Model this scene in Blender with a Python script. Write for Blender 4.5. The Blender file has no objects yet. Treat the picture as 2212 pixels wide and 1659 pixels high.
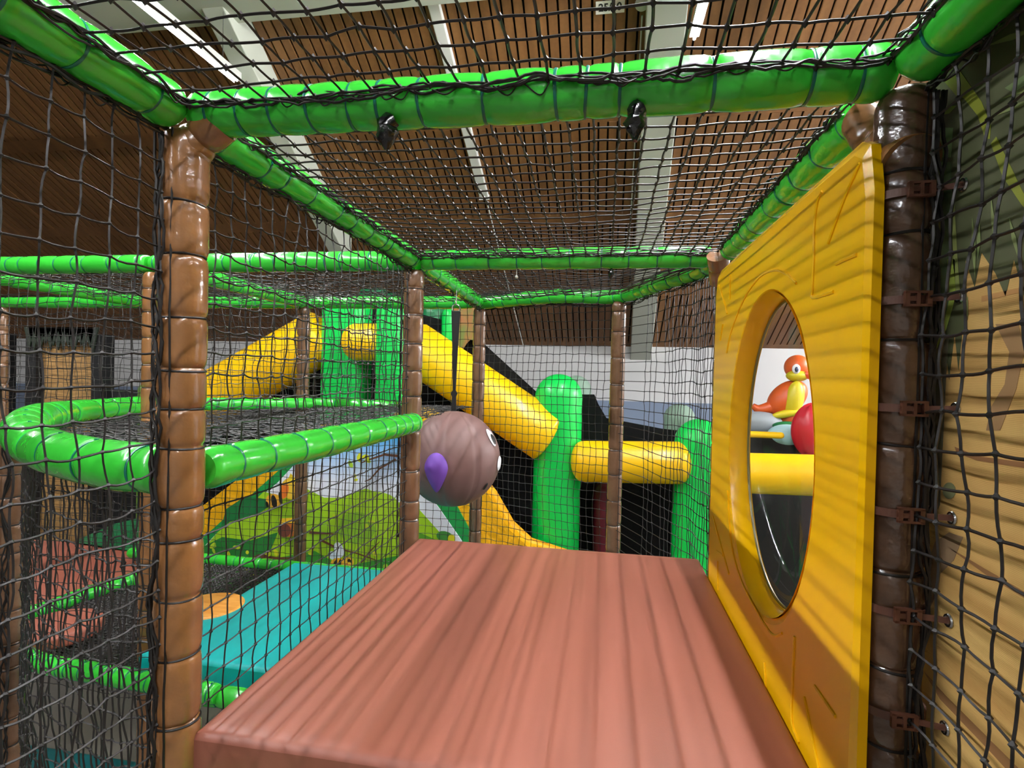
import bpy, math, random
import numpy as np
from mathutils import Vector, Matrix
random.seed(7); RNG = np.random.RandomState(7)
SC = bpy.context.scene; COL = SC.collection
EYE = 2.9                       # eye height above the hall floor
FPX = 1178.0; YAW, PITCH, ROLL = -0.165, -0.013, 0.023
# ---------------------------------------------------------------- camera
def _basis():
    cy, sy = math.cos(YAW), math.sin(YAW); cp, sp = math.cos(PITCH), math.sin(PITCH)
    f = np.array([sy*cp, cy*cp, sp]); r = np.array([cy, -sy, 0.0]); u = np.cross(r, f)
    cr, sr = math.cos(ROLL), math.sin(ROLL)
    return r*cr+u*sr, -r*sr+u*cr, f
RT, UP, FW = _basis()
cam_d = bpy.data.cameras.new('camera'); cam = bpy.data.objects.new('camera', cam_d); COL.objects.link(cam)
cam_d.sensor_width = 36.0; cam_d.lens = 36.0*FPX/2212.0; cam_d.clip_start = 0.02; cam_d.clip_end = 100
M = Matrix(((RT[0], UP[0], -FW[0], 0), (RT[1], UP[1], -FW[1], 0), (RT[2], UP[2], -FW[2], EYE), (0, 0, 0, 1)))
cam.matrix_world = M; SC.camera = cam
# ---------------------------------------------------------------- world, view
w = bpy.data.worlds.new('world'); SC.world = w; w.use_nodes = True
w.node_tree.nodes['Background'].inputs[0].default_value = (0.75, 0.82, 0.9, 1)
w.node_tree.nodes['Background'].inputs[1].default_value = 0.05
SC.view_settings.view_transform = 'Standard'; SC.view_settings.look = 'None'
SC.view_settings.exposure = 1.12; SC.view_settings.gamma = 1.0
LAMP_E = 310.0                   # strength of every batten tube
LAMPS = [(-3.3, 4.45-1.55*k, 0, 1.0) for k in range(5)]+[(0.62, 4.35-1.55*k, 0, 1.0) for k in range(5)]+[(4.5, 4.35-1.55*k, 0, .35) for k in range(5)]+[(-3.3, -5.2, 0, .7), (0.62, -5.2, 0, .7)]  # right row and rear pair: unseen, added as fill light
LAMPS += [(4.6, 7.2, -1.25, 2.2), (6.6, 7.2, -1.25, 2.0), (6.6, 5.4, -.6, 1.6), (-9.5, 6.0, -.9, 1.2)]  # unseen battens added to brighten the far wall and inflatables
# (x, y of far end): 1.5 m battens along Y at 2.6 m above the eye
# ---------------------------------------------------------------- pixel -> place helpers
def ray(px, py):
    return FW + RT*((px-1106.0)/FPX) - UP*((py-829.5)/FPX)
def onz(px, py, z):             # z relative to the eye
    d = ray(px, py); t = z/d[2]; return np.array([d[0]*t, d[1]*t, z+EYE])
def ony(px, py, y):
    d = ray(px, py); t = y/d[1]; return np.array([d[0]*t, y, d[2]*t+EYE])
def onx(px, py, x):
    d = ray(px, py); t = x/d[0]; return np.array([x, d[1]*t, d[2]*t+EYE])
def onpl(px, py, a, b, off=0):  # vertical plane through plan points a,b
    a = np.array(a[:2], float); b = np.array(b[:2], float); n = np.array([-(b-a)[1], (b-a)[0]]); n /= np.linalg.norm(n)
    d = ray(px, py); t = (a@n+off)/(d[:2]@n); return np.array([d[0]*t, d[1]*t, d[2]*t+EYE])
# ---------------------------------------------------------------- materials
def lin(c):
    c = [x/255.0 for x in c]
    return tuple((x/12.92 if x <= 0.04045 else ((x+0.055)/1.055)**2.4) for x in c)+(1.0,)
MATS = {}
def mat(name, c, rough=0.5, spec=0.5, coat=0.0, bump=None, var=None, metal=0.0, alpha=1.0, coatr=0.1):
    if name in MATS: return MATS[name]
    m = bpy.data.materials.new(name); m.use_nodes = True; nt = m.node_tree; b = nt.nodes['Principled BSDF']
    b.inputs['Base Color'].default_value = lin(c); b.inputs['Roughness'].default_value = rough
    b.inputs['Specular IOR Level'].default_value = spec; b.inputs['Metallic'].default_value = metal
    b.inputs['Coat Weight'].default_value = coat; b.inputs['Coat Roughness'].default_value = coatr
    b.inputs['Alpha'].default_value = alpha
    if bump or var: tc = nt.nodes.new('ShaderNodeTexCoord')
    if bump:                    # (scale, strength, distance)
        n = nt.nodes.new('ShaderNodeTexNoise'); n.inputs['Scale'].default_value = bump[0]; n.inputs['Detail'].default_value = 3
        nt.links.new(tc.outputs['Object'], n.inputs['Vector'])
        bp = nt.nodes.new('ShaderNodeBump'); bp.inputs['Strength'].default_value = bump[1]; bp.inputs['Distance'].default_value = bump[2]
        nt.links.new(n.outputs['Fac'], bp.inputs['Height']); nt.links.new(bp.outputs['Normal'], b.inputs['Normal'])
        if coat: nt.links.new(bp.outputs['Normal'], b.inputs['Coat Normal'])
    if var:                     # (scale, second colour, vec scale)
        mp = nt.nodes.new('ShaderNodeMapping'); nt.links.new(tc.outputs['Object'], mp.inputs['Vector'])
        mp.inputs['Scale'].default_value = var[2] if len(var) > 2 else (1, 1, 1)
        n = nt.nodes.new('ShaderNodeTexNoise'); n.inputs['Scale'].default_value = var[0]; n.inputs['Detail'].default_value = 4
        nt.links.new(mp.outputs['Vector'], n.inputs['Vector'])
        r = nt.nodes.new('ShaderNodeValToRGB'); r.color_ramp.elements[0].position = 0.35; r.color_ramp.elements[1].position = 0.65
        r.color_ramp.elements[0].color = lin(c); r.color_ramp.elements[1].color = lin(var[1])
        nt.links.new(n.outputs['Fac'], r.inputs['Fac']); nt.links.new(r.outputs['Color'], b.inputs['Base Color'])
    MATS[name] = m; return m
GREEN = mat('green_vinyl', (54, 190, 54), 0.24, 0.5, 0.5, (16, 0.35, 0.008), coatr=.06)
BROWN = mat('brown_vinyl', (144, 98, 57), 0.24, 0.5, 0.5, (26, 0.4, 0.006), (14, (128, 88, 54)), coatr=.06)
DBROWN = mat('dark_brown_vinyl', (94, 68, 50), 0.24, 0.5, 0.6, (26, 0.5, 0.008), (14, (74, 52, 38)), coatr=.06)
BROWN_DIM = mat('brown_vinyl_dim', (118, 86, 62), 0.26, 0.5, 0.5, (26, 0.4, 0.006), (14, (106, 76, 54)), coatr=.06)  # same brown vinyl, darkened in colour for the more dimly lit posts
TIE = mat('green_plastic_tie', (20, 108, 92), 0.3)
CORD = mat('black_cord', (24, 20, 18), 0.55, 0.4)
NETM = mat('black_net_twine', (30, 26, 25), 0.5, 0.5)
DARKTIE = mat('brown_plastic_strap', (92, 56, 42), 0.45)
STEEL = mat('steel', (190, 190, 190), 0.25, metal=1.0)
TAPE = mat('black_tape', (12, 12, 13), 0.25, 0.6, 0.4, (60, 0.6, 0.004))
IYEL = mat('yellow_inflatable_vinyl', (253, 198, 4), 0.38, 0.5, 0.15, (3, 0.2, 0.02))
IGRN = mat('green_inflatable_vinyl', (0, 196, 78), 0.38, 0.5, 0.15, (3, 0.2, 0.02))
IDGR = mat('dark_green_inflatable_vinyl', (10, 110, 62), 0.4)
PYEL = mat('yellow_moulded_plastic', (252, 192, 0), 0.3, 0.5, 0.1, (500, 0.12, 0.0006))
TEAL = mat('teal_vinyl', (0, 178, 176), 0.45, 0.5, 0, (6, 0.2, 0.01), (5, (0, 160, 160), (1, .2, 1)))
MATR = mat('red_brown_vinyl', (152, 84, 66), 0.5)
ORNG = mat('orange_wood_vinyl', (246, 178, 88), 0.45, var=(6, (226, 150, 62), (1, 6, 1)))
BLKF = mat('black_fabric', (14, 14, 14), 0.8)
WHITE = mat('white_paint', (206, 206, 200), 0.6)
# ---------------------------------------------------------------- mesh builder
class MB:
    def __init__(s): s.v = []; s.f = []; s.n = 0
    def add(s, V, F):
        V = np.asarray(V, float); s.v.append(V); k = s.n; s.f.extend([tuple(i+k for i in f) for f in F]); s.n += len(V); return s
    def tube(s, P, R, k=10, caps=True, ref=None, fn=None):
        P = np.asarray(P, float); n = len(P); R = np.full(n, R, float) if np.isscalar(R) else np.asarray(R, float)
        T = np.gradient(P, axis=0); T /= np.linalg.norm(T, axis=1)[:, None]+1e-12
        if ref is None:
            ref = np.array([0, 0, 1.0]) if abs(T[0][2]) < 0.9 else np.array([0, 1.0, 0])
        A = np.zeros((n, 3)); a = np.array(ref, float)
        for i in range(n):
            a = a-T[i]*(a@T[i]); a /= np.linalg.norm(a)+1e-12; A[i] = a
        B = np.cross(T, A); th = np.arange(k)*2*math.pi/k
        RR = R[:, None]*np.ones(k)[None, :]
        if fn is not None: RR = RR*fn(np.arange(n), th)
        V = P[:, None, :]+RR[:, :, None]*(A[:, None, :]*np.cos(th)[None, :, None]+B[:, None, :]*np.sin(th)[None, :, None])
        V = V.reshape(-1, 3); F = []
        for i in range(n-1):
            for j in range(k):
                j2 = (j+1) % k; F.append((i*k+j, i*k+j2, (i+1)*k+j2, (i+1)*k+j))
        if caps: F.append(tuple(range(k))[::-1]); F.append(tuple((n-1)*k+j for j in range(k)))
        return s.add(V, F)
    def ring(s, c, axis, R, r, k=28, m=6, rx=1.0):
        c = np.array(c, float); axis = np.array(axis, float); axis /= np.linalg.norm(axis)
        ref = np.array([0, 0, 1.0]) if abs(axis[2]) < 0.9 else np.array([1.0, 0, 0])
        a = ref-axis*(ref@axis); a /= np.linalg.norm(a); b = np.cross(axis, a); V = []; F = []
        for i in range(k):
            t = 2*math.pi*i/k; d = a*math.cos(t)+b*math.sin(t)
            for j in range(m):
                q = 2*math.pi*j/m; V.append(c+d*(R+r*math.cos(q))+axis*(r*rx*math.sin(q)))
        for i in range(k):
            for j in range(m):
                F.append((i*m+j, ((i+1) % k)*m+j, ((i+1) % k)*m+(j+1) % m, i*m+(j+1) % m))
        return s.add(V, F)
    def box(s, lo, hi, R=None, c=None):
        lo = np.array(lo, float); hi = np.array(hi, float)
        V = np.array([[x, y, z] for x in (lo[0], hi[0]) for y in (lo[1], hi[1]) for z in (lo[2], hi[2])])
        if R is not None: V = V@np.array(R).T
        if c is not None: V = V+np.array(c)
        return s.add(V, [(0, 1, 3, 2), (4, 6, 7, 5), (0, 4, 5, 1), (2, 3, 7, 6), (0, 2, 6, 4), (1, 5, 7, 3)])
    def ball(s, c, r, nu=24, nv=14, R=None, fn=None):
        r = np.array([r]*3, float) if np.isscalar(r) else np.array(r, float); V = [(0, 0, 1.0)]
        for i in range(1, nv):
            p = math.pi*i/nv
            for j in range(nu):
                t = 2*math.pi*j/nu; V.append((math.sin(p)*math.cos(t), math.sin(p)*math.sin(t), math.cos(p)))
        V.append((0, 0, -1.0)); V = np.array(V)
        if fn is not None: V = V*fn(V)[:, None]
        V = V*r
        if R is not None: V = V@np.array(R).T
        V = V+np.array(c); F = []; L = 1+(nv-1)*nu
        for j in range(nu):
            F.append((0, 1+j, 1+(j+1) % nu)); F.append((L, L-nu+(j+1) % nu, L-nu+j))
        for i in range(nv-2):
            for j in range(nu):
                a = 1+i*nu; F.append((a+j, a+nu+j, a+nu+(j+1) % nu, a+(j+1) % nu))
        return s.add(V, F)
    def prism(s, pts, d):       # closed polygon pts (3D) extruded by vector d
        pts = np.array(pts, float); n = len(pts); V = np.vstack([pts, pts+np.array(d, float)])
        F = [tuple(range(n)), tuple(range(2*n-1, n-1, -1))]+[(i, (i+1) % n, (i+1) % n+n, i+n) for i in range(n)]
        return s.add(V, F)
    def capsule(s, a, b, r, k=28, sq=1.0):
        a = np.array(a, float); b = np.array(b, float); L = np.linalg.norm(b-a); u = (b-a)/L; P = []; R = []
        for i in range(9):
            q = math.pi/2*i/8; P.append(a+u*r*sq*(1-math.cos(q))); R.append(max(r*math.sin(q), 1e-3))
        for i in range(1, 12): P.append(a+u*(r*sq+(L-2*r*sq)*i/12)); R.append(r)
        for i in range(9):
            q = math.pi/2*(1-i/8); P.append(b-u*r*sq*(1-math.cos(q))); R.append(max(r*math.sin(q), 1e-3))
        return s.tube(P, R, k)
def put(name, mb, m, parent=None, smooth=True, loc=None, bevel=None, sub=0):
    V = np.vstack(mb.v)
    me = bpy.data.meshes.new(name)
    if parent is not None: off = np.array(wloc(parent))
    elif loc is not None: off = np.array(loc, float)
    else: off = np.zeros(3)
    me.from_pydata((V-off).tolist(), [], mb.f); me.materials.append(m)
    me.update()
    if smooth:
        me.polygons.foreach_set('use_smooth', [True]*len(me.polygons))
        if len(me.polygons) < 30000: me.set_sharp_from_angle(angle=math.radians(50))
    o = bpy.data.objects.new(name, me); COL.objects.link(o)
    if parent is not None: o.parent = parent
    else: o.location = off
    if bevel:
        md = o.modifiers.new('bevel', 'BEVEL'); md.width = bevel; md.segments = 3; md.limit_method = 'ANGLE'
    if sub:
        md = o.modifiers.new('sub', 'SUBSURF'); md.levels = sub; md.render_levels = sub
    return o
def wloc(o):
    v = Vector((0, 0, 0))
    while o is not None: v = v+o.location; o = o.parent
    return v
def tag(o, label=None, cat=None, group=None, kind=None):
    if label: o['label'] = label
    if cat: o['category'] = cat
    if group: o['group'] = group
    if kind: o['kind'] = kind
    return o
def thing(name, label, cat, loc, group=None):
    o = bpy.data.objects.new(name, None); COL.objects.link(o); o.location = tuple(loc); o.empty_display_size = .1
    return tag(o, label, cat, group)
def smoothpath(P, n=12):
    P = [np.array(p, float) for p in P]; Q = [P[0]*2-P[1]]+P+[P[-1]*2-P[-2]]; out = []
    for i in range(1, len(Q)-2):
        for j in range(n):
            t = j/n; a, b, c, d = Q[i-1], Q[i], Q[i+1], Q[i+2]
            out.append(0.5*((2*b)+(-a+c)*t+(2*a-5*b+4*c-d)*t*t+(-a+3*b-3*c+d)*t**3))
    out.append(P[-1]); return np.array(out)
def resample(P, step):
    P = np.asarray(P, float); L = np.r_[0, np.cumsum(np.linalg.norm(np.diff(P, axis=0), axis=1))]; n = max(2, int(L[-1]/step)+1)
    s = np.linspace(0, L[-1], n); return np.stack([np.interp(s, L, P[:, i]) for i in range(3)], 1), s
# ---------------------------------------------------------------- grid of the play frame
XL, XR, YN, YF, YB = -0.924, 0.520, 1.076, 2.56, 4.05
XW = XL-1.455; XWW = XW-1.455; XWWW = XWW-1.455
H, MZ, RZ, LZ = EYE+0.559, EYE-0.804, EYE-0.231, EYE-1.53
PR = 0.050
# ================================================================ SETTING
floor = MB(); floor.box((-14, -9, -0.1), (9, 9.5, 0))
tag(put('floor', floor, mat('floor_grey', (118, 112, 104), 0.6, var=(1.5, (100, 95, 90)), bump=(40, .1, .002)), smooth=False), kind='structure')
WY = 9.3; WZ = EYE+0.55; SL = 0.577
def ceilz(y): return WZ+SL*(WY-y)
wall = MB(); wall.box((-14, WY, 0), (9, WY+.1, WZ+.6))
tag(put('wall_far', wall, mat('wall_white', (196, 196, 196), 0.7, var=(.6, (206, 205, 203))), smooth=False), kind='structure')
band = MB(); band.box((-13.9, WY-.03, 0.9), (8.9, WY-.002, EYE-0.36)); tag(put('trim_1', band, mat('wall_band_blue', (120, 134, 156), 0.7), smooth=False), kind='structure')
wl = MB(); wl.box((-14.1, -9, 0), (-14, 9.3, 9)); tag(put('wall_left', wl, mat('wall_dark', (60, 45, 35), 0.8), smooth=False), kind='structure')
wr = MB(); wr.box((9, -9, 0), (9.1, 9.3, 9)); tag(put('wall_right', wr, WHITE, smooth=False), kind='structure')
wb = MB(); wb.box((-14, -9.1, 0), (9, -9, 9)); tag(put('wall_back', wb, WHITE, smooth=False), kind='structure')
# sloping boarded ceiling: dark backing plane with real boards under it
RY = 0.3; RZc = ceilz(RY)
cb = MB(); cb.prism([(-14, WY+.1, ceilz(WY+.1)+.08), (9, WY+.1, ceilz(WY+.1)+.08), (9, RY, RZc+.08), (-14, RY, RZc+.08)], (0, 0, .1))
cb.prism([(-14, RY, RZc+.08), (9, RY, RZc+.08), (9, -9, RZc-2.0), (-14, -9, RZc-2.0)], (0, 0, .1))
ceil = tag(put('ceiling', cb, mat('ceiling_backing', (20, 14, 10), 0.9), smooth=False), kind='structure')
bd = MB(); pitch_ = 0.098; rows = []; y = WY-.02
while y > RY: rows.append((y, max(y-1.22, RY))); y -= 1.22
nb = int(23/pitch_)
for ri, (y1, y0) in enumerate(rows):
    off = (ri*0.41 % 1)*pitch_
    for i in range(nb):
        x = -14+i*pitch_+off
        if x > 7.5 : break
        dz = random.uniform(-.004, .004)
        pts = [(x, y1-.07, ceilz(y1-.07)+dz), (x+.078, y1-.07, ceilz(y1-.07)+dz), (x+.078, y0+.07, ceilz(y0+.07)+dz), (x, y0+.07, ceilz(y0+.07)+dz)]
        bd.prism(pts, (0, 0, .03))
    bd.prism([(-14, y1+.07, ceilz(y1+.07)+.001), (9, y1+.07, ceilz(y1+.07)+.001), (9, y1-.07, ceilz(y1-.07)+.001), (-14, y1-.07, ceilz(y1-.07)+.001)], (0, 0, .03))
def board_mat():
    m = bpy.data.materials.new('ceiling_boards'); m.use_nodes = True; nt = m.node_tree; b = nt.nodes['Principled BSDF']; b.inputs['Roughness'].default_value = .6
    tc = nt.nodes.new('ShaderNodeTexCoord'); mp = nt.nodes.new('ShaderNodeMapping'); mp.inputs['Scale'].default_value = (10.2, .8, .8)
    n = nt.nodes.new('ShaderNodeTexNoise'); n.inputs['Scale'].default_value = 1.0; n.inputs['Detail'].default_value = 1
    n2 = nt.nodes.new('ShaderNodeTexNoise'); n2.inputs['Scale'].default_value = 30; n2.inputs['Detail'].default_value = 5
    mx = nt.nodes.new('ShaderNodeMixRGB'); mx.inputs[0].default_value = .3
    r = nt.nodes.new('ShaderNodeValToRGB'); r.color_ramp.elements[0].position = .3; r.color_ramp.elements[1].position = .7
    r.color_ramp.elements[0].color = lin((104, 68, 34)); r.color_ramp.elements[1].color = lin((132, 90, 48))
    L = nt.links; L.new(tc.outputs['Object'], mp.inputs[0]); L.new(mp.outputs[0], n.inputs[0]); L.new(tc.outputs['Object'], n2.inputs[0])
    L.new(n.outputs[0], mx.inputs[1]); L.new(n2.outputs[0], mx.inputs[2]); L.new(mx.outputs[0], r.inputs[0]); L.new(r.outputs[0], b.inputs['Base Color'])
    return m
put('ceiling_boards', bd, board_mat(), ceil, smooth=False)
def onceil(px, py, off=0.0):
    d = ray(px, py); t = (WZ-EYE+SL*WY-off)/(d[2]+SL*d[1]); return np.array([d[0]*t, d[1]*t, d[2]*t+EYE])
def rafter(name, p1, p2, width, depth, n=1):
    a = onceil(*p1, off=depth*.5); b = onceil(*p2, off=depth*.5); u = b-a; a = a-u*(0.5 if p1[1] <= 5 else 0); m_ = MB()
    x = np.array([width/2, 0, 0]); 
    m_.prism([a-x-[0, 0, depth/2], a+x-[0, 0, depth/2], a+x+[0, 0, depth*.9], a-x+[0, 0, depth*.9]], b-a)
    return m_
for i, (p1, p2, wd, dp) in enumerate([((474, 0), (742, 545), .21, .38), ((1441, 0), (1384, 766), .33, .22)]):  # left rafter shaped extra deep to shade the left ceiling
    tag(put('trim_%d' % (i+2), rafter('', p1, p2, wd, dp), mat('pale_beam', (184, 188, 174), .6), smooth=False, bevel=.01), kind='structure')
# horizontal pale beam crossing top left, and the slim strip light rail
hb = MB(); a = onceil(227, 58, .2); b_ = onceil(905, 2, .2); yb_ = b_[1]; a[1] = yb_
a0 = ony(190, 20, yb_)
hb.box((a0[0]-.1, yb_-.42, b_[2]-.05), (onceil(1400, -60, .2)[0]-.4, yb_, b_[2]+.35))
tag(put('trim_4', hb, mat('pale_beam', (186, 190, 176), .6), smooth=False, bevel=.01), kind='structure')
a = onceil(933, 0, .05); b = onceil(1046, 430, .05); t_ = MB(); a = a-(b-a)*.4
x = np.array([.055, 0, 0]); t_.prism([a-x, a+x, a+x+[0, 0, .06], a-x+[0, 0, .06]], b-a)
tag(put('ceiling_duct', t_, WHITE, smooth=False, bevel=.01), 'narrow pale duct running down the boarded ceiling and ending in mid slope', 'duct')
t_ = MB(); t_.tube([onceil(1050, 430, .03), onceil(1130, 745, .03)], .008, 6)
tag(put('ceiling_conduit', t_, WHITE), 'thin pale conduit running on from the end of the narrow ceiling duct', 'conduit')
t_ = MB(); t_.tube([onceil(1387, 34, .03), onceil(1358, 545, .03)], .008, 6)
tag(put('ceiling_conduit', t_, WHITE), 'thin pale conduit beside the broad white rafter', 'conduit')
# sign and detector
sg = ony(1316, 17, 5.3); sg = onceil(1318, 15, .05); tl = math.atan(SL)
s_ = MB(); Rm = np.array([[1, 0, 0], [0, math.cos(-tl), -math.sin(-tl)], [0, math.sin(-tl), math.cos(-tl)]])
s_.box((-.12, -.05, -.004), (.12, .05, .004), Rm, sg)
so = thing('ceiling_sign', 'small white number sign reading 25/10 on the ceiling boards', 'sign', sg)
put('sign_plate', s_, mat('sign_white', (215, 212, 200), .5), so, smooth=False)
tcv = bpy.data.curves.new('sign_text', 'FONT'); tcv.body = '25/10'; tcv.size = .085; tcv.align_x = 'CENTER'; tcv.align_y = 'CENTER'; tcv.extrude = .001; tcv.offset = .002
tmp = bpy.data.objects.new('tmp', tcv); me_ = bpy.data.meshes.new_from_object(tmp); bpy.data.objects.remove(tmp); me_.materials.clear(); me_.materials.append(mat('black_ink', (20, 20, 20), .6)); to = bpy.data.objects.new('sign_text', me_); COL.objects.link(to); to.parent = so
nrm = Vector((0, -SL, -1)).normalized(); to.matrix_local = Matrix.Translation(nrm*.007) @ Matrix(((1, 0, 0, 0), (0, nrm.cross(Vector((1, 0, 0))).y, nrm.y, 0), (0, nrm.cross(Vector((1, 0, 0))).z, nrm.z, 0), (0, 0, 0, 1)))
dt = MB(); dc = onceil(1387, 8, .04); dt.ball(dc, (.06, .06, .03), R=Rm); tag(put('smoke_detector', dt, WHITE, loc=dc), 'round white smoke detector on the ceiling beside the broad rafter', 'smoke detector')
# lamps ------------------------------------------------------------
def lamp_mat(k):
    n = 'lamp_tube_%d' % int(k*100)
    if n in MATS: return MATS[n]
    m = bpy.data.materials.new(n); m.use_nodes = True; nt = m.node_tree; nt.nodes.clear(); MATS[n] = m
    e_ = nt.nodes.new('ShaderNodeEmission'); o_ = nt.nodes.new('ShaderNodeOutputMaterial'); e_.inputs[0].default_value = (.97, .98, 1.0, 1); e_.inputs[1].default_value = LAMP_E*k
    nt.links.new(e_.outputs[0], o_.inputs[0]); return m
LBL = {0: 'leftmost bright strip light, its far end near the white rafter at top left', 5: 'bright strip light in front of the broad white rafter at top right'}
for i, (lx, ly, ldz, lk) in enumerate(LAMPS):
    lz = EYE+2.6+ldz
    L = thing('ceiling_light', LBL.get(i, 'bright strip light batten under the boarded ceiling, among row lamps and unseen added fill'), 'light', (lx, ly-.75, lz), 'strip lights under the hall ceiling')
    h = MB(); h.box((lx-.035, ly-1.5, lz+.02), (lx+.035, ly, lz+.07)); 
    if lx < -3:
        for sg_ in (-1, 1): h.box((lx+sg_*.034-.002, ly-1.5, lz-.0155), (lx+sg_*.034+.002, ly, lz+.03))  # side plates added to keep lamp light off the left ceiling
    put('housing', h, WHITE, L, smooth=False)
    h = MB(); h.tube([(lx, ly-1.49, lz), (lx, ly-.01, lz)], .010, 10); put('tube', h, lamp_mat(lk), L)
    for yy in (ly-1.3, ly-.2):
        h = MB(); h.tube([(lx, yy, lz+.07), (lx, yy, ceilz(max(yy, RY)) if yy > RY else RZc+.08-(RY-yy)*.2)], .004, 5); put('suspension_wire', h, STEEL, L)
# ================================================================ PLAY FRAME
def padprofile(s, marks, r, dep=.10, wd=.006, wide=.02, wdep=.05):
    R = np.full(len(s), r)
    for m_ in marks:
        d = np.abs(s-m_); R = R-r*dep*np.exp(-(d/wd)**2)-r*wdep*np.exp(-(d/wide)**2)
    return R
def wrink(s, marks, amp=.035):
    ph = RNG.rand(6)*6.28
    def fn(idx, th):
        ss = s[idx]; o = np.ones((len(ss), len(th)))
        o += amp*.35*np.sin(2*th[None, :]+ph[0]+ss[:, None]*9)*np.sin(ss[:, None]*13+ph[1])
        for k, m_ in enumerate(marks):
            d = np.exp(-np.abs(ss-m_)/.022)
            o += amp*d[:, None]*(np.sin(5*th[None, :]+ph[k % 6]*k)*.6+np.sin(9*th[None, :]+k*2.1)*.4)
        return o
    return fn
def rail(label, path, ties=9, r=PR, m=GREEN, endcut=0.0, name='padded_rail', group='green padded rails of the play frame', cord=None, bend=0):
    """green foam padded tube with cable ties; cord = unit offset vector(s) of the net lashing along it"""
    P, s = resample(path, .008); L = s[-1]
    marks = [L*(i+.5+random.uniform(-.28, .28))/ties for i in range(ties)] if isinstance(ties, int) else [L*t for t in ties]
    c = P[len(P)//2].copy(); root = thing(name, label, 'rail', c, group)
    R = padprofile(s, marks, r, .08, .006, .03, .05); 
    R = R+bend*np.exp(-((s/L-.52)/.2)**2)
    R[:4] *= np.array([.8, .9, .96, 1.0]); R[-4:] *= np.array([1.0, .96, .9, .8])
    mb = MB(); mb.tube(P, R, 32, fn=wrink(s, marks)); put('foam_pad', mb, m, root)
    for mk in marks:
        i = min(len(P)-2, max(1, int(round(mk/(s[1]-s[0]))))); ax = P[i+1]-P[i-1]; ax = ax/np.linalg.norm(ax)+np.array([random.uniform(-.07, .07), random.uniform(-.07, .07), random.uniform(-.07, .07)])
        t = MB(); t.ring(P[i], ax, R[i]*1.02, .0022, 32, 6, 1.6)
        t.box((-.004, -.003, -.004), (.004, .003, .004), c=P[i]+np.array([0, 0, 1.0])*R[i]*1.03)
        put('cable_tie', t, TIE, root)
    for cv in (cord or []):
        cv = np.array(cv, float); cv /= np.linalg.norm(cv); mb = MB(); Q, s2 = resample(path, .012); n = len(Q)
        for k in range(4):
            a = np.cumsum(RNG.randn(n, 3)*.0022, axis=0); a = a-np.linspace(0, 1, n)[:, None]*a[-1]; a -= a.mean(0); a = np.clip(a, -.012, .012)
            wv = np.sin(s2*(18+7*k)+k)[:, None]*.006*np.array([0, 0, 1.0])
            mb.tube(Q+cv*(r+.004)+a+wv, .0022+.0008*(k % 2), 5, ref=cv)
        for k in range(int(s2[-1]/.055)):    # loops of twine hanging off the bundle
            i = random.randrange(2, n-6); p = Q[i]+cv*(r+.004); q = Q[min(n-1, i+4)]+cv*(r+.004)
            mid = (p+q)/2+np.array([random.uniform(-.01, .01), random.uniform(-.01, .01), -random.uniform(.005, .02)])+cv*random.uniform(-.003, .006)
            mb.tube(smoothpath([p, mid, q], 5), .0016, 4)
        put('lashing_cord', mb, CORD, root)
    return root
GP = 'brown padded posts of the play frame'
def post(label, x, y, z0, z1, r=PR*.98, seg=.13, marks=None, cord=True, lash=None, name='padded_post', m=BROWN, capz=None):
    P, s = resample([(x, y, z0), (x, y, z1)], .005); L = s[-1]
    if marks is None:
        marks = []; q = random.uniform(.04, .1)
        while q < L-.03: marks.append(q); q += seg*random.uniform(.78, 1.2)
    else: marks = [q-z0 for q in marks if z0 < q < z1]
    root = thing(name, label, 'post', (x, y, z0), GP)
    R = padprofile(s, marks, r, .08, .004, .014, .06)
    R[-6:] *= np.array([.99, .97, .94, .9, .84, .76])
    mb = MB(); mb.tube(P, R, 30, fn=wrink(s, marks, .03)); put('foam_pad', mb, m, root)
    if cord:
        mb = MB()
        for mk in marks:
            i = int(mk/(s[1]-s[0])); ax = np.array([random.uniform(-.06, .06), random.uniform(-.06, .06), 1]); mb.ring(P[i], ax, R[i]*1.03, .0026, 30, 5)
        ca = cord if isinstance(cord, tuple) else (-.6, -.8)
        d = np.array([ca[0], ca[1], 0.0]); d /= np.linalg.norm(d); n = len(P[::6])
        mb.tube(P[::6]+d*(R.max()*1.085)+np.cumsum(RNG.randn(n, 3)*.0006, 0).clip(-.006, .006)*[1, 1, 0], .0024, 5)
        put('wrapped_cord', mb, CORD, root)
    if lash:
        mb = MB(); d = np.array([lash[0], lash[1], 0.0]); d /= np.linalg.norm(d); t = np.array([-d[1], d[0], 0]); Q, s2 = resample([(x, y, max(z0, lash[2])), (x, y, min(z1, lash[3]))], .02); n = len(Q)
        for k in range(4):
            wv = t[None, :]*(np.sin(s2*(14+5*k)+k*1.7)*.012)[:, None]+d[None, :]*(.006*np.abs(np.sin(s2*9+k)))[:, None]
            mb.tube(Q+d*(r+.0045)+wv+RNG.randn(n, 3)*.0015, .003, 5, ref=d)
        put('lashing_cord', mb, CORD, root)
    return root
def pz(px, py, X, Y):   # height where the image row py crosses the vertical at X,Y
    d = ray(px, py); t = (X*d[0]+Y*d[1])/(d[0]**2+d[1]**2); return d[2]*t+EYE
zs = lambda X, Y, px, ys: [pz(px, q, X, Y) for q in ys]
post('tall brown padded post at the left front corner of the big red-brown mat', XL, YN, EYE-1.35, H-.04, marks=zs(XL, YN, 393, [440, 555, 685, 795, 882, 962, 1090, 1160, 1280, 1405, 1545]), cord=(.27, -.96), lash=(-.25, -.97, 0, H-.06))
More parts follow.
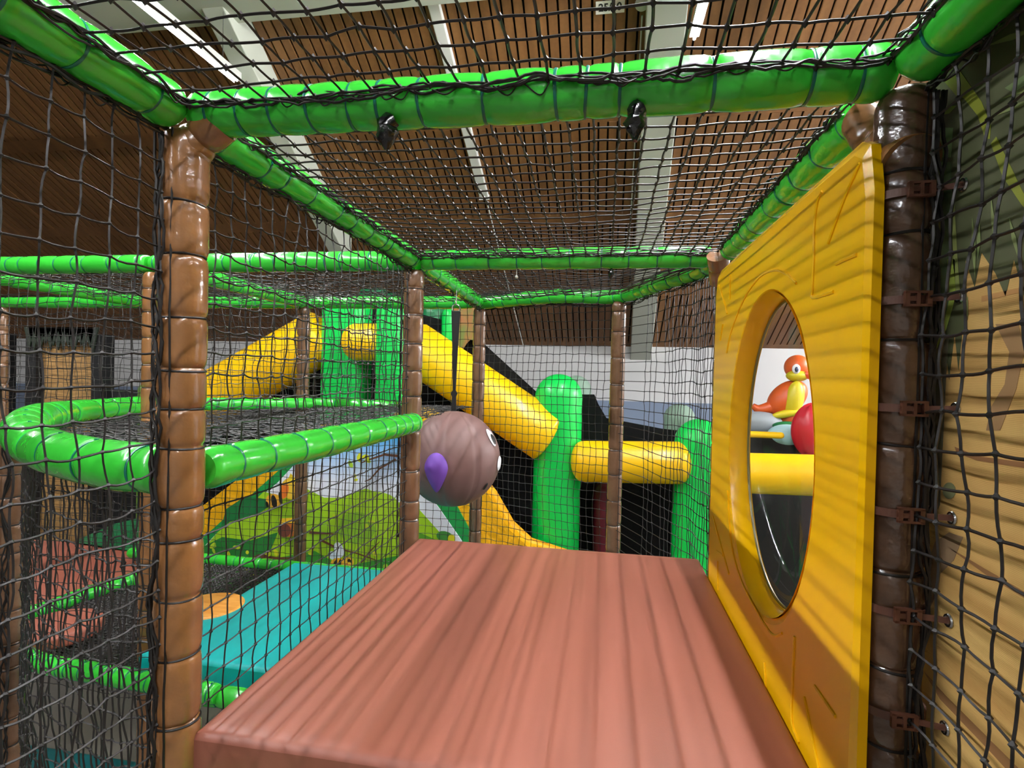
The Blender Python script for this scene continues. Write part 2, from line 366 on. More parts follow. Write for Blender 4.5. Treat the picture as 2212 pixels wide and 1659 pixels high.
post('dark brown padded post with buckled straps between the yellow panel and the printed banner', XR, YN, EYE-1.35, H-.04, marks=zs(XR, YN, 1945, [385, 512, 735, 957, 1225, 1432, 1600]), cord=(.16, -.98), lash=(.49, -.87, 0, H-.06), m=DBROWN)
post('brown padded post at the rear left corner of the big red-brown mat', XL, YF, EYE-2.9, H-.05, marks=zs(XL, YF, 885, [622, 680, 742, 800, 855, 930, 1015, 1080, 1120]), cord=(-.1, -1), lash=(-.95, -.3, EYE-.8, H-.1), m=BROWN_DIM)
post('brown padded post just visible behind the far edge of the yellow panel', XR+.015, YF, EYE-2.9, H-.05, cord=(-.7, -.7), m=BROWN_DIM)
P5 = onz(1037, 655, .559)[:2]; P6 = onz(1338, 640, .559)[:2]
P5 = np.array([P5[0], P5[1]]); 
post('brown padded post behind the hanging ball', P5[0], P5[1], 0, H-.04, seg=.15, cord=(.5, -.9), lash=None, m=BROWN_DIM)
post('brown padded post between the two green inflatable pillars', P6[0], P6[1], 0, H-.04, seg=.15, cord=(.5, -.9), m=BROWN_DIM)
post('brown padded post half hidden behind the tall front left post', XW, YF, 0, H-.05, seg=.14, cord=(.8, -.6), lash=(.8, -.6, EYE-.2, H-.1))
post('brown padded post in front of the left yellow inflatable slope', XW, YB, 0, H-.04, seg=.15, cord=(.2, -1), m=BROWN_DIM)
post('thin distant padded post near the left edge beside the thatched board', XWWW, YB, 0, H-.04, seg=.15, cord=False, m=BROWN_DIM)
post('brown padded post under the bend of the green deck ring at the left edge', -2.30, 1.80, 0, RZ-.03, seg=.115, cord=(.3, -1), lash=(.6, -.8, .2, RZ), m=BROWN_DIM)
# corner elbows of brown vinyl
def elbow(label, pts, r, par=None):
    P = smoothpath(pts, 8); P, s = resample(P, .006); mk = [s[-1]*.5]; mb = MB(); mb.tube(P, padprofile(s, mk, r, .1, .006), 24, fn=wrink(s, mk, .05))
    o = put('corner_sleeve', mb, BROWN, loc=P[0]); return tag(o, label, 'sleeve', 'brown vinyl corner sleeves')
elbow('brown vinyl sleeve at the joint above the yellow panel', [(XR, YN-.02, H-.17), (XR-.005, YN+.03, H-.13), (XR-.01, YN+.12, H-.03)], .049)
elbow('brown vinyl sleeve under the joint of the near green rails at top left', [(XL+.005, YN, H-.09), (XL+.02, YN+.005, H-.06), (XL+.08, YN+.005, H-.015)], .044)
elbow('brown vinyl sleeve at the far joint behind the panel top', [(XR-.02, YF-.03, H-.12), (XR-.03, YF-.06, H-.08), (XR-.05, YF-.12, H-.02)], .046)
# top rails
C3 = [(0, -1, .35)]
rail('thick green padded rail crossing the top of the view nearest the camera', [(XL+.03, YN, H), (-.2, YN, H-.004), (XR-.03, YN, H)], [.035, .085, .14, .2, .265, .31, .375, .47, .57, .615, .66, .78, .9, .96], cord=[(0, -1, -.05)])
rail('green padded rail rising to the top left corner of the view', [(XL, YN-.04, H), (XL, -.4, H)], [.05, .16, .25, .4, .62, .8], cord=[(1, 0, .0), (-.3, 0, -1)])
rail('green padded rail rising to the top right corner of the view', [(XR, YN-.04, H), (XR, -.4, H)], [.06, .2, .4, .65], cord=[(-1, 0, .1), (.3, 0, -1)])
rail('green padded rail running back from the tall left post to the far corner', [(XL, YN+.05, H), (XL, YF-.03, H)], 11, cord=[(1, 0, .1), (.1, 0, -1)])
rail('green padded rail running back above the yellow panel', [(XR, YN+.16, H), (XR, YF-.12, H)], 9, cord=[(-1, 0, .15)])
rail('green padded rail across the rear of the mat bay under the ceiling net', [(XL+.04, YF, H), (XR-.06, YF, H)], 10, cord=[(0, -1, .15)])
FLp, P5p, P6p = (XL, YF+.03, H), (P5[0], P5[1], H), (P6[0], P6[1], H)
rail('short green padded rail from the far corner back to the post behind the ball', [FLp, P5p], 9, cord=[(.3, 0, -1)])
cv = smoothpath([P5p, onz(1200, 640, .559), P6p, onz(1440, 607, .559), onz(1510, 585, .559), (XR-.01, YF+.06, H)], 10)
rail('curving green padded rail around the back of the rounded net bay', cv, 20, cord=[(0, -.5, .8), (0, .1, -1)])
rail('long green padded rail on the left behind the tall post', [(XL-.03, YF, H), (XW, YF, H)], 11)
rail('green padded rail running off the left edge of the view', [(XW-.02, YF, H), (XWW, YF, H)], 14)
rail('far green padded rail of the back row behind the front left post', [(P5[0]-.05, YB, H), (XW+.03, YB, H)], 12, cord=[(0, -.3, 1)])
rail('far green padded rail of the back row at the left edge', [(XW-.03, YB, H), (XWWW, YB, H)], 18, cord=[(0, -.3, 1)])
rail('green padded rail slanting between the two left rows, right of the tall post', [(XW, YF+.05, H), (XW, YB-.03, H)], 10, cord=[(.3, 0, 1)])
rail('green padded rail slanting between the two left rows at the left edge', [(XWW, YF+.05, H), (XWW, YB-.03, H)], 10, cord=[(.3, 0, 1)])
# deck ring
rail('green padded rail sloping down from the rear post to the tall left post', [(XL+.035, YF-.05, RZ), (XL+.01, YN+.05, RZ)], [.03, .1, .16, .23, .31, .42, .53, .62, .73, .84, .93])
ringpx = [(345, 1018), (260, 1006), (180, 992), (105, 972), (60, 948), (56, 925), (92, 906), (150, 893), (230, 883), (330, 873)]
ring = [onz(px, py, -.231) for px, py in ringpx]
ring[0] = np.array([XL-.04, YN+.02, RZ])
ringP = smoothpath(ring, 10)
rail('thick green padded ring bending round at the left edge of the view', ringP, 15, r=.058, bend=.016)
e = ring[-1]
rail('green padded rail at the back of the net deck', [e, (XW+.1, YB, RZ-.02), (ony(858, 880, YB)[0], YB, RZ-.02)], 16, r=.046, cord=[(0, -1, -.4)])
# lower level rails
zl = -1.53
lp = [onz(470, 1500, zl), onz(330, 1475, zl), onz(200, 1452, zl), onz(90, 1432, zl), onz(20, 1395, zl), onz(-5, 1360, zl), onz(40, 1330, zl), onz(90, 1318, zl), onz(200, 1278, zl), onz(330, 1238, zl)]
rail('green padded ring of the lower net floor seen through the left nets', smoothpath(lp, 8), 40, r=.05)
rail('green padded rail along the back of the lower net floor below the bee mural', [(XWW, YB-.12, LZ), (XL, YB-.12, LZ)], 26, r=.045)
rail('green padded rail showing under the front corner of the big red-brown mat', [(XL+.05, YN-.01, MZ-.15), (XR, YN-.01, MZ-.15)], 8, r=.055)
rail('green padded rail end at the foot of the side net beside the teal mat', [(-1.95, 2.33, LZ-.03), (XL, 2.33, LZ-.03)], 8, r=.05)
# ================================================================ NETS
def net(label, f, nu, nv, r=.0023, jit=.006, sag=.0, mask=None, sub=3, knots=True, nrm=None, col=NETM, lowk=.8, group='black knotted safety nets'):
    """f(u,v) -> point, u,v in 0..1; nu x nv meshes"""
    G = np.array([[f(i/nu, j/nv) for j in range(nv+1)] for i in range(nu+1)], float)
    N0 = np.cross(G[-1, 0]-G[0, 0], G[0, -1]-G[0, 0]); N0 /= np.linalg.norm(N0) if nrm is None else 1
    if nrm is not None: N0 = np.array(nrm, float)
    J = RNG.randn(nu+1, nv+1, 3)*jit*.5
    # correlated drift so rows wander
    J += N0*(RNG.randn(nu+1, nv+1, 1)*jit*.5)
    low = np.zeros((nu+1, nv+1, 3))
    for _ in range(4):
        a, b, p = RNG.rand()*3, RNG.rand()*3, RNG.rand(3)*6.28
        for c in range(3): low[:, :, c] += jit*lowk*np.sin(2*math.pi*(a*np.arange(nu+1)[:, None]/nu+b*np.arange(nv+1)[None, :]/nv)+p[c])
    G = G+J+low
    ok = np.ones((nu+1, nv+1), bool) if mask is None else np.array([[mask(i/nu, j/nv) for j in range(nv+1)] for i in range(nu+1)])
    mb = MB(); grav = np.array([0, 0, -1.0])
    def strand(L, okl, horiz):
        i = 0; n = len(L)
        while i < n:
            if not okl[i]: i += 1; continue
            j = i
            while j+1 < n and okl[j+1]: j += 1
            if j > i:
                pts = []
                for k in range(i, j):
                    a, b = L[k], L[k+1]; l = np.linalg.norm(b-a); bend = (RNG.randn(3)*.35*jit)+(grav*sag*l if horiz else 0)
                    for q in range(sub): 
                        t = q/sub; pts.append(a*(1-t)+b*t+bend*4*t*(1-t))
                pts.append(L[j]); mb.tube(pts, r, 4, caps=False, ref=N0)
            i = j+1
    for i in range(nu+1): strand(G[i], ok[i], False)
    for j in range(nv+1): strand(G[:, j], ok[:, j], True)
    o = put('safety_net', mb, col); tag(o, label, 'net', group)
    if knots:
        kb = MB()
        O = np.array([(1, 0, 0), (-1, 0, 0), (0, 1, 0), (0, -1, 0), (0, 0, 1), (0, 0, -1)], float); F = [(0, 2, 4), (2, 1, 4), (1, 3, 4), (3, 0, 4), (2, 0, 5), (1, 2, 5), (3, 1, 5), (0, 3, 5)]
        for i in range(nu+1):
            for j in range(nv+1):
                if ok[i, j]: kb.add(G[i, j]+O*r*2.5*np.array([1, 1, 1.2]), F)
        put('knots', kb, col, o)['kind'] = 'stuff'
    return o
def quad(a, b, c, d):   # a->b along u, a->d along v
    a, b, c, d = [np.array(p, float) for p in (a, b, c, d)]
    return lambda u, v: a*(1-u)*(1-v)+b*u*(1-v)+c*u*v+d*(1-u)*v
S = .060
e = PR*.7
net('near net wall at the left edge, in front of the green ring', quad((XL-.01, -.06, EYE-1.5), (XL-.01, YN-.053, EYE-1.5), (XL-.01, YN-.053, H-.05), (XL-.01, -.06, H-.05)), 18, 33, jit=.004, sag=.05)
net('net wall between the tall left post and the rear post, above the sloping green rail', quad((XL, YN+.04, RZ+.04), (XL, YF-.04, RZ+.04), (XL, YF-.04, H-.05), (XL, YN+.04, H-.05)), 24, 12, jit=.005, sag=.06, lowk=.4)
net('net wall below the sloping green rail, beside the big red-brown mat', quad((XL, YN+.04, MZ-.35), (XL, YF-.04, MZ-.35), (XL, YF-.04, RZ-.045), (XL, YN+.04, RZ-.045)), 24, 15, jit=.003, lowk=.4)
net('ceiling net nearest the camera', lambda u, v: np.array([XL+.05+u*(XR-XL-.1), -.35+v*(YN-.05+.35), H-.005+.01*math.sin(math.pi*u)]), 23, 23, jit=.0026, r=.0027, lowk=.3)
net('ceiling net over the big red-brown mat', lambda u, v: np.array([XL+.05+u*(XR-XL-.1), YN+.05+v*(YF-YN-.1), H+.0-.02*math.sin(math.pi*u)*math.sin(math.pi*v)]), 24, 25, jit=.0026, r=.0027, lowk=.3)
def bay(u, v):
    yb = np.interp(XL+u*(XR-XL), [P5[0], P6[0], .3, XR], [P5[1], P6[1], 3.25, YF+.12]) if u > 0 else P5[1]
    return np.array([XL+.03+u*(XR-XL-.06), YF+.05+v*(max(yb, YF+.1)-YF-.08), H+.0-.02*math.sin(math.pi*u)*math.sin(math.pi*v)])
net('ceiling net over the rounded bay behind the mat', bay, 24, 24, jit=.003)
net('flat rear net wall of the bay, behind the ball', quad((P5[0], P5[1], MZ-.5), (P6[0], P6[1], MZ-.5), (P6[0], P6[1], H-.04), (P5[0], P5[1], H-.04)), 23, 31, jit=.0035, r=.0021)
net('angled net wall of the bay beside the yellow panel', lambda u, v: (lambda c: np.array([c[0], c[1], MZ-.5+v*(H-.04-MZ+.5)]))(cv[int(round((.5+.5*u)*(len(cv)-1)))] if u > 0 else np.array([P6[0], P6[1], 0])), 22, 31, jit=.003, r=.0021)
net('far net wall in front of the bee mural', quad((XW, YB, LZ), (P5[0]-.03, YB, LZ), (P5[0]-.03, YB, H-.04), (XW, YB, H-.04)), 24, 34, jit=.004, r=.0020)
net('far net wall at the left, in front of the thatched board', quad((XWWW, YB, LZ), (XW, YB, LZ), (XW, YB, H-.04), (XWWW, YB, H-.04)), 46, 34, jit=.004, r=.0020)
net('middle net wall between the tall left post and the rear corner', quad((XW, YF, RZ+.05), (XL-.03, YF, RZ+.05), (XL-.03, YF, H-.04), (XW, YF, H-.04)), 24, 12, jit=.006, r=.0020, sag=.05)
net('middle net wall at the left edge under the long green rail', quad((XWW, YF, RZ+.05), (XW, YF, RZ+.05), (XW, YF, H-.04), (XWW, YF, H-.04)), 24, 12, jit=.006, r=.0020)
net('ceiling net over the left cells between the two green rows', quad((XWW, YF+.04, H+.0), (XL-.03, YF+.04, H+.0), (XL-.03, YB-.04, H+.0), (XWW, YB-.04, H+.0)), 48, 25, jit=.006)
# deck net inside the ring
from mathutils.geometry import intersect_point_line
poly = [(p[0], p[1]) for p in ringP]+[(XL-.03, YB), (XL-.03, YN+.05)]
def inside(x, y, poly=poly):
    c = False; n = len(poly); j = n-1
    for i in range(n):
        if ((poly[i][1] > y) != (poly[j][1] > y)) and (x < (poly[j][0]-poly[i][0])*(y-poly[i][1])/(poly[j][1]-poly[i][1])+poly[i][0]): c = not c
        j = i
    return c
x0, x1, y0, y1 = -4.0, XL-.03, YN, YB
def deck(z, jit, r, label, pl, dz=.05, xlo=-4.0, s=.045, xhi=XL-.03, ylo=None):
    yl = YN if ylo is None else ylo
    nu, nv = int((xhi-xlo)/s), int((YB-yl)/s); P_ = lambda u, v: (xlo+u*(xhi-xlo), yl+v*(YB-yl))
    net(label, lambda u, v: np.array([*P_(u, v), z-dz*math.sin(math.pi*u)*math.sin(math.pi*v)]), nu, nv, r=r, jit=jit, mask=lambda u, v: inside(*P_(u, v), poly=pl), sub=2)
deck(RZ+.0, .004, .0022, 'sagging horizontal net deck stretched inside the green ring', poly)
poly2 = [(p[0], p[1]) for p in smoothpath(lp, 8)]+[(XWW, YB-.1), (XW, YB-.1), (XW, 2.4)]
poly2 = [(p[0], p[1]) for p in smoothpath(lp, 8)][:]+[(XWW, YB-.12), (XW+.1, YB-.12), (XW+.1, 2.35)]
deck(LZ-.02, .004, .0048, 'dark net floor of the lower level with padded stepping discs', poly2, dz=.02, xlo=-4.4, s=.03)
# curtain net hanging under the ring
cp = [p for p in ringP][:65]; lowc = smoothpath(lp, 8)
def curtain(off, jx):
    def f(u, v):
        a = ringP[int(round(u*(len(ringP)*.62)))]
        b = np.array([a[0]*1.0-.0, a[1], LZ-.6])
        return a*(v)+b*(1-v)+np.array([0, off, -.04*v])
    return f
net('loose net curtain hanging under the green ring at the left', curtain(0, 0), 36, 30, jit=.005, r=.0022, sub=2)
net('second net curtain behind the ring at the lower left', quad((-3.6, 2.35, LZ-.1), (XL-.05, 2.35, LZ-.1), (XL-.05, 2.35, RZ-.05), (-3.6, 2.35, RZ-.05)), 44, 20, jit=.006, r=.0020, sub=2, mask=lambda u, v: u < .55)
net('net wall at the right edge, in front of the printed banner', quad((XR+.012, -.1, EYE-1.3), (XR+.012, YN-.055, EYE-1.3), (XR+.012, YN-.055, H-.05), (XR+.012, -.1, H-.05)), 19, 30, jit=.004, r=.0025)
# ================================================================ MATS
def mat_streaky():  # plain red-brown vinyl with faint lengthwise colour streaks
    m = bpy.data.materials.new('streaky_red_brown_vinyl'); m.use_nodes = True; nt = m.node_tree; b = nt.nodes['Principled BSDF']; b.inputs['Roughness'].default_value = .42
    L = nt.links; N = nt.nodes.new; tc = N('ShaderNodeTexCoord'); mp = N('ShaderNodeMapping'); mp.inputs['Scale'].default_value = (14, .6, 1)
    n = N('ShaderNodeTexNoise'); n.inputs['Scale'].default_value = 1; n.inputs['Detail'].default_value = 2
    r = N('ShaderNodeValToRGB'); cr = r.color_ramp; cr.elements[0].position = .3; cr.elements[0].color = lin((130, 74, 58)); cr.elements[1].position = .6; cr.elements[1].color = lin((144, 85, 69))
    L.new(tc.outputs['Object'], mp.inputs[0]); L.new(mp.outputs[0], n.inputs[0]); L.new(n.outputs[0], r.inputs[0]); L.new(r.outputs[0], b.inputs['Base Color'])
    n3 = N('ShaderNodeTexNoise'); n3.inputs['Scale'].default_value = 350; bp = N('ShaderNodeBump'); bp.inputs['Strength'].default_value = .15; bp.inputs['Distance'].default_value = .001
    L.new(tc.outputs['Object'], n3.inputs[0]); L.new(n3.outputs[0], bp.inputs['Height']); L.new(bp.outputs[0], b.inputs['Normal'])
    return m
def slab(lo, hi, puff=.006, n=26, edge=.018):
    """soft rounded mat as one closed grid"""
    lo = np.array(lo, float); hi = np.array(hi, float); mb = MB(); nx = n; ny = n
    def pr(t):  # 0..1 edge falloff
        d = min(t, 1-t); return d
    us = np.r_[0, .004, .012, .03, np.linspace(.07, .93, nx), .97, .988, .996, 1]
    V = []; k = len(us)
    for side in (1, 0):
        for u in us:
            for v in us:
                x = lo[0]+u*(hi[0]-lo[0]); y = lo[1]+v*(hi[1]-lo[1]); d = min(u*(hi[0]-lo[0]), (1-u)*(hi[0]-lo[0]), v*(hi[1]-lo[1]), (1-v)*(hi[1]-lo[1]))
                dr = edge*(1-math.sqrt(max(0, 1-(max(0, 1-d/edge))**2))) if d < edge else 0
                z = hi[2]-dr+puff*math.sin(math.pi*u)*math.sin(math.pi*v) if side else lo[2]
                V.append((x, y, z))
    F = []
    for i in range(k-1):
        for j in range(k-1):
            a = i*k+j; F.append((a, a+k, a+k+1, a+1)); a += k*k; F.append((a, a+1, a+k+1, a+k))
    for i in range(k-1):
        for (a, b) in ((i*k, (i+1)*k), (i*k+k-1, (i+1)*k+k-1), (i, i+1), ((k-1)*k+i, (k-1)*k+i+1)): F.append((a, b, b+k*k, a+k*k))
    return mb.add(V, F)
mb = slab((XL+.045, YN-.005, MZ-.085), (.452, YF+.02, MZ)); o = put('platform_mat', mb, mat_streaky(), loc=(-.2, 1.8, MZ-.085)); tag(o, 'large red-brown padded mat striped with net shadows, filling the platform', 'mat')
ba = MB(); ba.box((XL+.06, YN+.07, MZ-.11), (.44, YF, MZ-.087)); tag(put('platform_board', ba, mat('plywood', (90, 66, 44), .7), smooth=False), 'plywood board carrying the large big red-brown mat', 'board')
mb = slab((-2.32, 2.44, LZ-.05), (XL-.06, YB-.18, LZ+.06)); tag(put('teal_mat', mb, TEAL, loc=(-1.6, 3.2, LZ-.05)), 'turquoise padded mat on the lower level beyond the side net', 'mat')
def disc(label, cx, cy, z, r, m, t=.07):
    mb = MB(); th = [0, .5, .8, .93, 1]; P = []; R = []
    for q in range(7): a = math.pi/2*q/6; P.append((cx, cy, z-t+.02*(1-math.cos(a)))); R.append(r-.02*(1-math.sin(a)))
    for q in range(7): a = math.pi/2*(1-q/6); P.append((cx, cy, z-.02+.02*math.cos(a))); R.append(r-.02*(1-math.sin(a)))
    mb.tube(P, R, 40, ref=(1, 0, 0)); tag(put('stepping_disc', mb, m, loc=(cx, cy, z-t)), label, 'stepping disc')
c = onz(452, 1306, -1.46); disc('round orange padded stepping disc beside the turquoise mat', c[0], c[1], EYE-1.46, .205, ORNG)
c = onz(128, 1345, -1.46); disc('round red-brown padded stepping disc on the lower net floor at left', c[0], c[1], EYE-1.46, .21, MATR)
mb = MB(); mb.prism([onz(a, b, -1.62) for a, b in [(-60, 1160), (150, 1172), (318, 1198), (318, 1236), (200, 1276), (90, 1308), (-60, 1340)]], (0, 0, -.09)); tag(put('landing_mat', mb, MATR, loc=onz(175, 1225, -1.5), smooth=False, bevel=.02), 'red-brown padded mat at the lower left behind the net curtain', 'mat')
mb = MB(); mb.prism([onz(a, b, -1.62) for a, b in [(172, 1166), (250, 1132), (335, 1112), (335, 1196), (250, 1186), (172, 1174)]], (0, 0, -.12)); tag(put('floor_mat', mb, IDGR, loc=onz(260, 1150, -1.5), smooth=False, bevel=.02), 'dark green padded mat behind the red-brown mat at lower left', 'mat')
c = onz(200, 1640, -2.85); mb = slab((c[0]-.7, c[1]-.9, 0), (c[0]+1.6, c[1]+.05, .05)); tag(put('floor_mat', mb, mat('dark_teal_vinyl', (0, 92, 96), .5), loc=(c[0], c[1], 0)), 'dark teal mat on the hall floor at the bottom left', 'mat')
# ================================================================ HANGING BALL
d = ray(978, 990); tb = (XL+.0)/(ray(978, 640)[0]); bc = d*tb; br = .291
bc = np.array([bc[0], bc[1], bc[2]+EYE])
ball = thing('hanging_ball', 'big brown punch ball with sewn eye and purple ear hanging from a black strap', 'punch ball', (bc[0], bc[1], bc[2]))
BALLM = mat('mauve_brown_vinyl', (122, 92, 88), .5, .4, 0, (5, .35, .02))
def dent(V):
    th = np.arctan2(V[:, 1], V[:, 0]); o = np.ones(len(V)); ph = np.arccos(np.clip(V[:, 2], -1, 1))
    g = np.abs(((th/(2*math.pi)*8) % 1)-.5)*2; o -= .030*np.exp(-((1-g)/.05)**2)*np.sin(ph)
    o += .004*np.sin(th*17)*np.exp(-((V[:, 2]-.1)/.35)**2)
    return o
mb = MB(); mb.ball(bc, br, 96, 48, fn=dent); put('ball_cover', mb, BALLM, ball)
def dirv(px, py):       # point on the ball seen at pixel
    d = ray(px, py); d = d/np.linalg.norm(d); o0 = np.array([0, 0, EYE]); oc = o0-bc; b_ = oc@d; q = b_*b_-(oc@oc-br*br); t = -b_-math.sqrt(max(q, 0)); p = o0+d*t; n = (p-bc)/np.linalg.norm(p-bc); return p, n
def frameR(n, up=(0, 0, 1)):
    n = np.array(n, float); n /= np.linalg.norm(n); u = np.array(up, float); u = u-n*(u@n); u /= np.linalg.norm(u); r = np.cross(u, n); return np.stack([r, u, n], 1)
p, n = dirv(944, 1020)
nose = MB(); Rn = frameR(n)
def nosefn(V):          # drop shape: round at the top, pointed below
    return 1-.0*V[:, 1]
nose.ball((0, 0, 0), 1, 28, 20); Vn = nose.v[0]; Vn = Vn*np.array([.062, .115, .05]); Vn[:, 0] *= np.clip(1.0+Vn[:, 1]/.115*.55, .15, 1.15); Vn[:, 2] *= np.clip(1.0+Vn[:, 1]/.115*.3, .3, 1.2)
Vn[:, 2] += .012*np.exp(-((Vn[:, 0]+.02)**2+(Vn[:, 1]-.05)**2)/.0005); nose.v[0] = Vn@Rn.T+p+n*.012
put('ear', nose, mat('purple_fabric', (112, 68, 170), .6), ball)['label'] = 'purple stuffed ear'
def patch(n0, up, w, h, m, name, lift=.004, parent=ball, th=.004):
    mb = MB(); R_ = frameR(n0, up); V = [tuple(bc+(br+lift+th)*R_[:, 2])]; F = []; k = 28
    rings = 5
    for q in range(1, rings+1):
        for j in range(k):
            a = 2*math.pi*j/k; v = R_[:, 2]+R_[:, 0]*w/br*q/rings*math.cos(a)+R_[:, 1]*h/br*q/rings*math.sin(a); v /= np.linalg.norm(v); V.append(tuple(bc+v*(br+lift+th*(1 if q < rings else 0))))
    for j in range(k): F.append((0, 1+j, 1+(j+1) % k))
    for q in range(rings-1):
        for j in range(k): a = 1+q*k; F.append((a+j, a+k+j, a+k+(j+1) % k, a+(j+1) % k))
    mb.add(V, F); return put(name, mb, m, parent)
_, n1 = dirv(1061, 945); WH = mat('white_fabric', (235, 235, 240), .6); BK = mat('black_patch', (15, 15, 15), .5)
ey = patch(n1, (0, 0, 1), .036, .058, WH, 'eye'); 
n1b = n1+np.array([.05, -.01, -.03]); patch(n1b, (0, 0, 1), .02, .033, BK, 'pupil', .010, ey, .003)
_, n2 = dirv(1075, 1003); n2 = n2+np.array([.16, .1, 0]); patch(n2, (0, 0, 1), .045, .045, WH, 'muzzle_patch')
_, n3 = dirv(1048, 1050); patch(n3, (.6, 0, 1), .008, .025, BK, 'mouth_stitch')
strap = thing('hanging_strap', 'black webbing strap with a steel ring holding the brown ball', 'strap', (bc[0], bc[1], bc[2]+br))
sx, sy = bc[0], bc[1]; zt = pz(978, 672, sx, sy); zk = pz(978, 850, sx, sy)
w_ = np.array([math.cos(YAW), -math.sin(YAW), 0])
mb = MB(); prof = [(zt, .026), (zt-.02, .026), (zt-.22, .017), (zk+.02, .009), (zk, .02), (zk-.02, .012), (bc[2]+br-.005, .016)]
V = []; F = []
for q, (z, ww) in enumerate(prof):
    for sx_, sy_ in ((-1, -1), (1, -1), (1, 1), (-1, 1)): V.append(np.array([sx, sy, z])+w_*ww*sx_+np.array([0, .004*sy_, 0]))
for q in range(len(prof)-1):
    for j in range(4): F.append((q*4+j, q*4+(j+1) % 4, (q+1)*4+(j+1) % 4, (q+1)*4+j))
F += [(3, 2, 1, 0), tuple(len(V)-4+j for j in range(4))]; mb.add(V, F); put('webbing', mb, BLKF, strap, smooth=False)
mb = MB(); mb.ring((sx, sy, zt+.018), (-math.sin(YAW)*-1, 1, 0), .024, .0035, 28, 8); mb.tube([np.array([sx, sy, zt])-w_*.028, np.array([sx, sy, zt])+w_*.028], .004, 8); put('steel_ring', mb, STEEL, strap)
mb = MB(); mb.ring((sx, sy, zt+.052), (1, .2, 0), .014, .003, 20, 8); mb.tube([(sx, sy, zt+.06), (sx, sy, H-.02)], .004, 8); put('eye_bolt', mb, STEEL, strap)
# ================================================================ YELLOW PANEL WITH BUBBLE WINDOW
XP = .462
pa = onx(1552, 590, XP); pb = onx(1900, 287, XP); print('panel', pa, pb)
ya, yb2 = pa[1], pb[1]; ztop = (pa[2]+pb[2])/2; zbot = MZ-.30
wc_l = onx(1583, 950, XP); wc_r = onx(1772, 955, XP); wy = (wc_l[1]+wc_r[1])/2; wry = abs(wc_l[1]-wc_r[1])/2
mid = onx(1690, 632, XP); mid2 = onx(1700, 1318, XP)
tt = (mid[2]-EYE)/mid[1]*wy; tt2 = (mid2[2]-EYE)/mid2[1]*wy; wz = EYE+(tt+tt2)/2; wrz = (tt-tt2)/2
print('window', wy, wz, wry, wrz)
panel = thing('play_panel', 'big yellow moulded plastic panel with plank lines and a round bubble window', 'panel', (XP, (ya+yb2)/2, zbot))
def panel_mesh():
    # outer rounded rectangle joined to an elliptical hole, extruded to thickness
    n = 96; out = []; inn = []; cr = .05
    for i in range(n):
        a = 2*math.pi*i/n; c, s = math.cos(a), math.sin(a); inn.append((wy+wry*c, wz+wrz*s))
        # ray from window centre to outer rectangle
        ts = []
        if c > 1e-9: ts.append((ya-wy)/c)
        if c < -1e-9: ts.append((yb2-wy)/c)
        if s > 1e-9: ts.append((ztop-wz)/s)
        if s < -1e-9: ts.append((zbot-wz)/s)
        t = min(ts); out.append([wy+t*c, wz+t*s])
    corners = [(ya, ztop), (yb2, ztop), (yb2, zbot), (ya, zbot)]
    for cy, cz in corners:      # snap the nearest sample to the corner
        k = min(range(n), key=lambda i: (out[i][0]-cy)**2+(out[i][1]-cz)**2); out[k] = [cy-.018*np.sign(cy-wy), cz-.018*np.sign(cz-wz)]
    th = .022; mb = MB(); V = []
    for x in (XP-th/2, XP+th/2):
        for k in range(4):      # in between rings
            f_ = [0, .03, .94, 1][k]
            for i in range(n): V.append((x+((.006 if k in (0, 3) else 0) if x < XP else 0), inn[i][0]*(1-f_)+out[i][0]*f_, inn[i][1]*(1-f_)+out[i][1]*f_))
    F = []
    for b in (0, 1):
        for k in range(3):
            for i in range(n):
                a0 = b*4*n+k*n+i; a1 = b*4*n+k*n+(i+1) % n; q = (a0, a1, a1+n, a0+n); F.append(q if b else q[::-1])
    for i in range(n):
        i2 = (i+1) % n; F.append((i, i2, 4*n+i2, 4*n+i)); F.append((3*n+i2, 3*n+i, 7*n+i, 7*n+i2))
    mb.add(V, F); return mb
o = put('panel_board', panel_mesh(), PYEL, panel, smooth=False)
# tunnel rim behind the hole
mb = MB(); V = []; F = []; n = 96; ks = [(-.011, 1.0), (.0, .985), (.03, .965), (.055, .96), (.06, 1.02), (0.012, 1.03)]
for dx, sc_ in ks:
    for i in range(n): a = 2*math.pi*i/n; V.append((XP+dx, wy+wry*sc_*math.cos(a), wz+wrz*sc_*math.sin(a)))
for k in range(len(ks)-1):
    for i in range(n): F.append((k*n+i, k*n+(i+1) % n, (k+1)*n+(i+1) % n, (k+1)*n+i))
mb.add(V, F); put('window_rim', mb, PYEL, panel)
gm = bpy.data.materials.new('clear_bubble'); gm.use_nodes = True; nt = gm.node_tree; nt.nodes.clear()
o_ = nt.nodes.new('ShaderNodeOutputMaterial'); mx = nt.nodes.new('ShaderNodeMixShader'); tr = nt.nodes.new('ShaderNodeBsdfTransparent'); gl = nt.nodes.new('ShaderNodeBsdfGlossy'); gl.inputs['Roughness'].default_value = .03
fr = nt.nodes.new('ShaderNodeMath'); lw = nt.nodes.new('ShaderNodeLayerWeight'); lw.inputs[0].default_value = .2; fr.operation = 'MULTIPLY_ADD'; fr.inputs[1].default_value = .12; fr.inputs[2].default_value = .035; nt.links.new(lw.outputs['Facing'], fr.inputs[0]); tr.inputs[0].default_value = (.96, .96, .96, 1)
nt.links.new(fr.outputs[0], mx.inputs[0]); nt.links.new(tr.outputs[0], mx.inputs[1]); nt.links.new(gl.outputs[0], mx.inputs[2]); nt.links.new(mx.outputs[0], o_.inputs[0])
mb = MB(); V = [(XP+.045+.16, wy, wz)]; F = []; k = 14
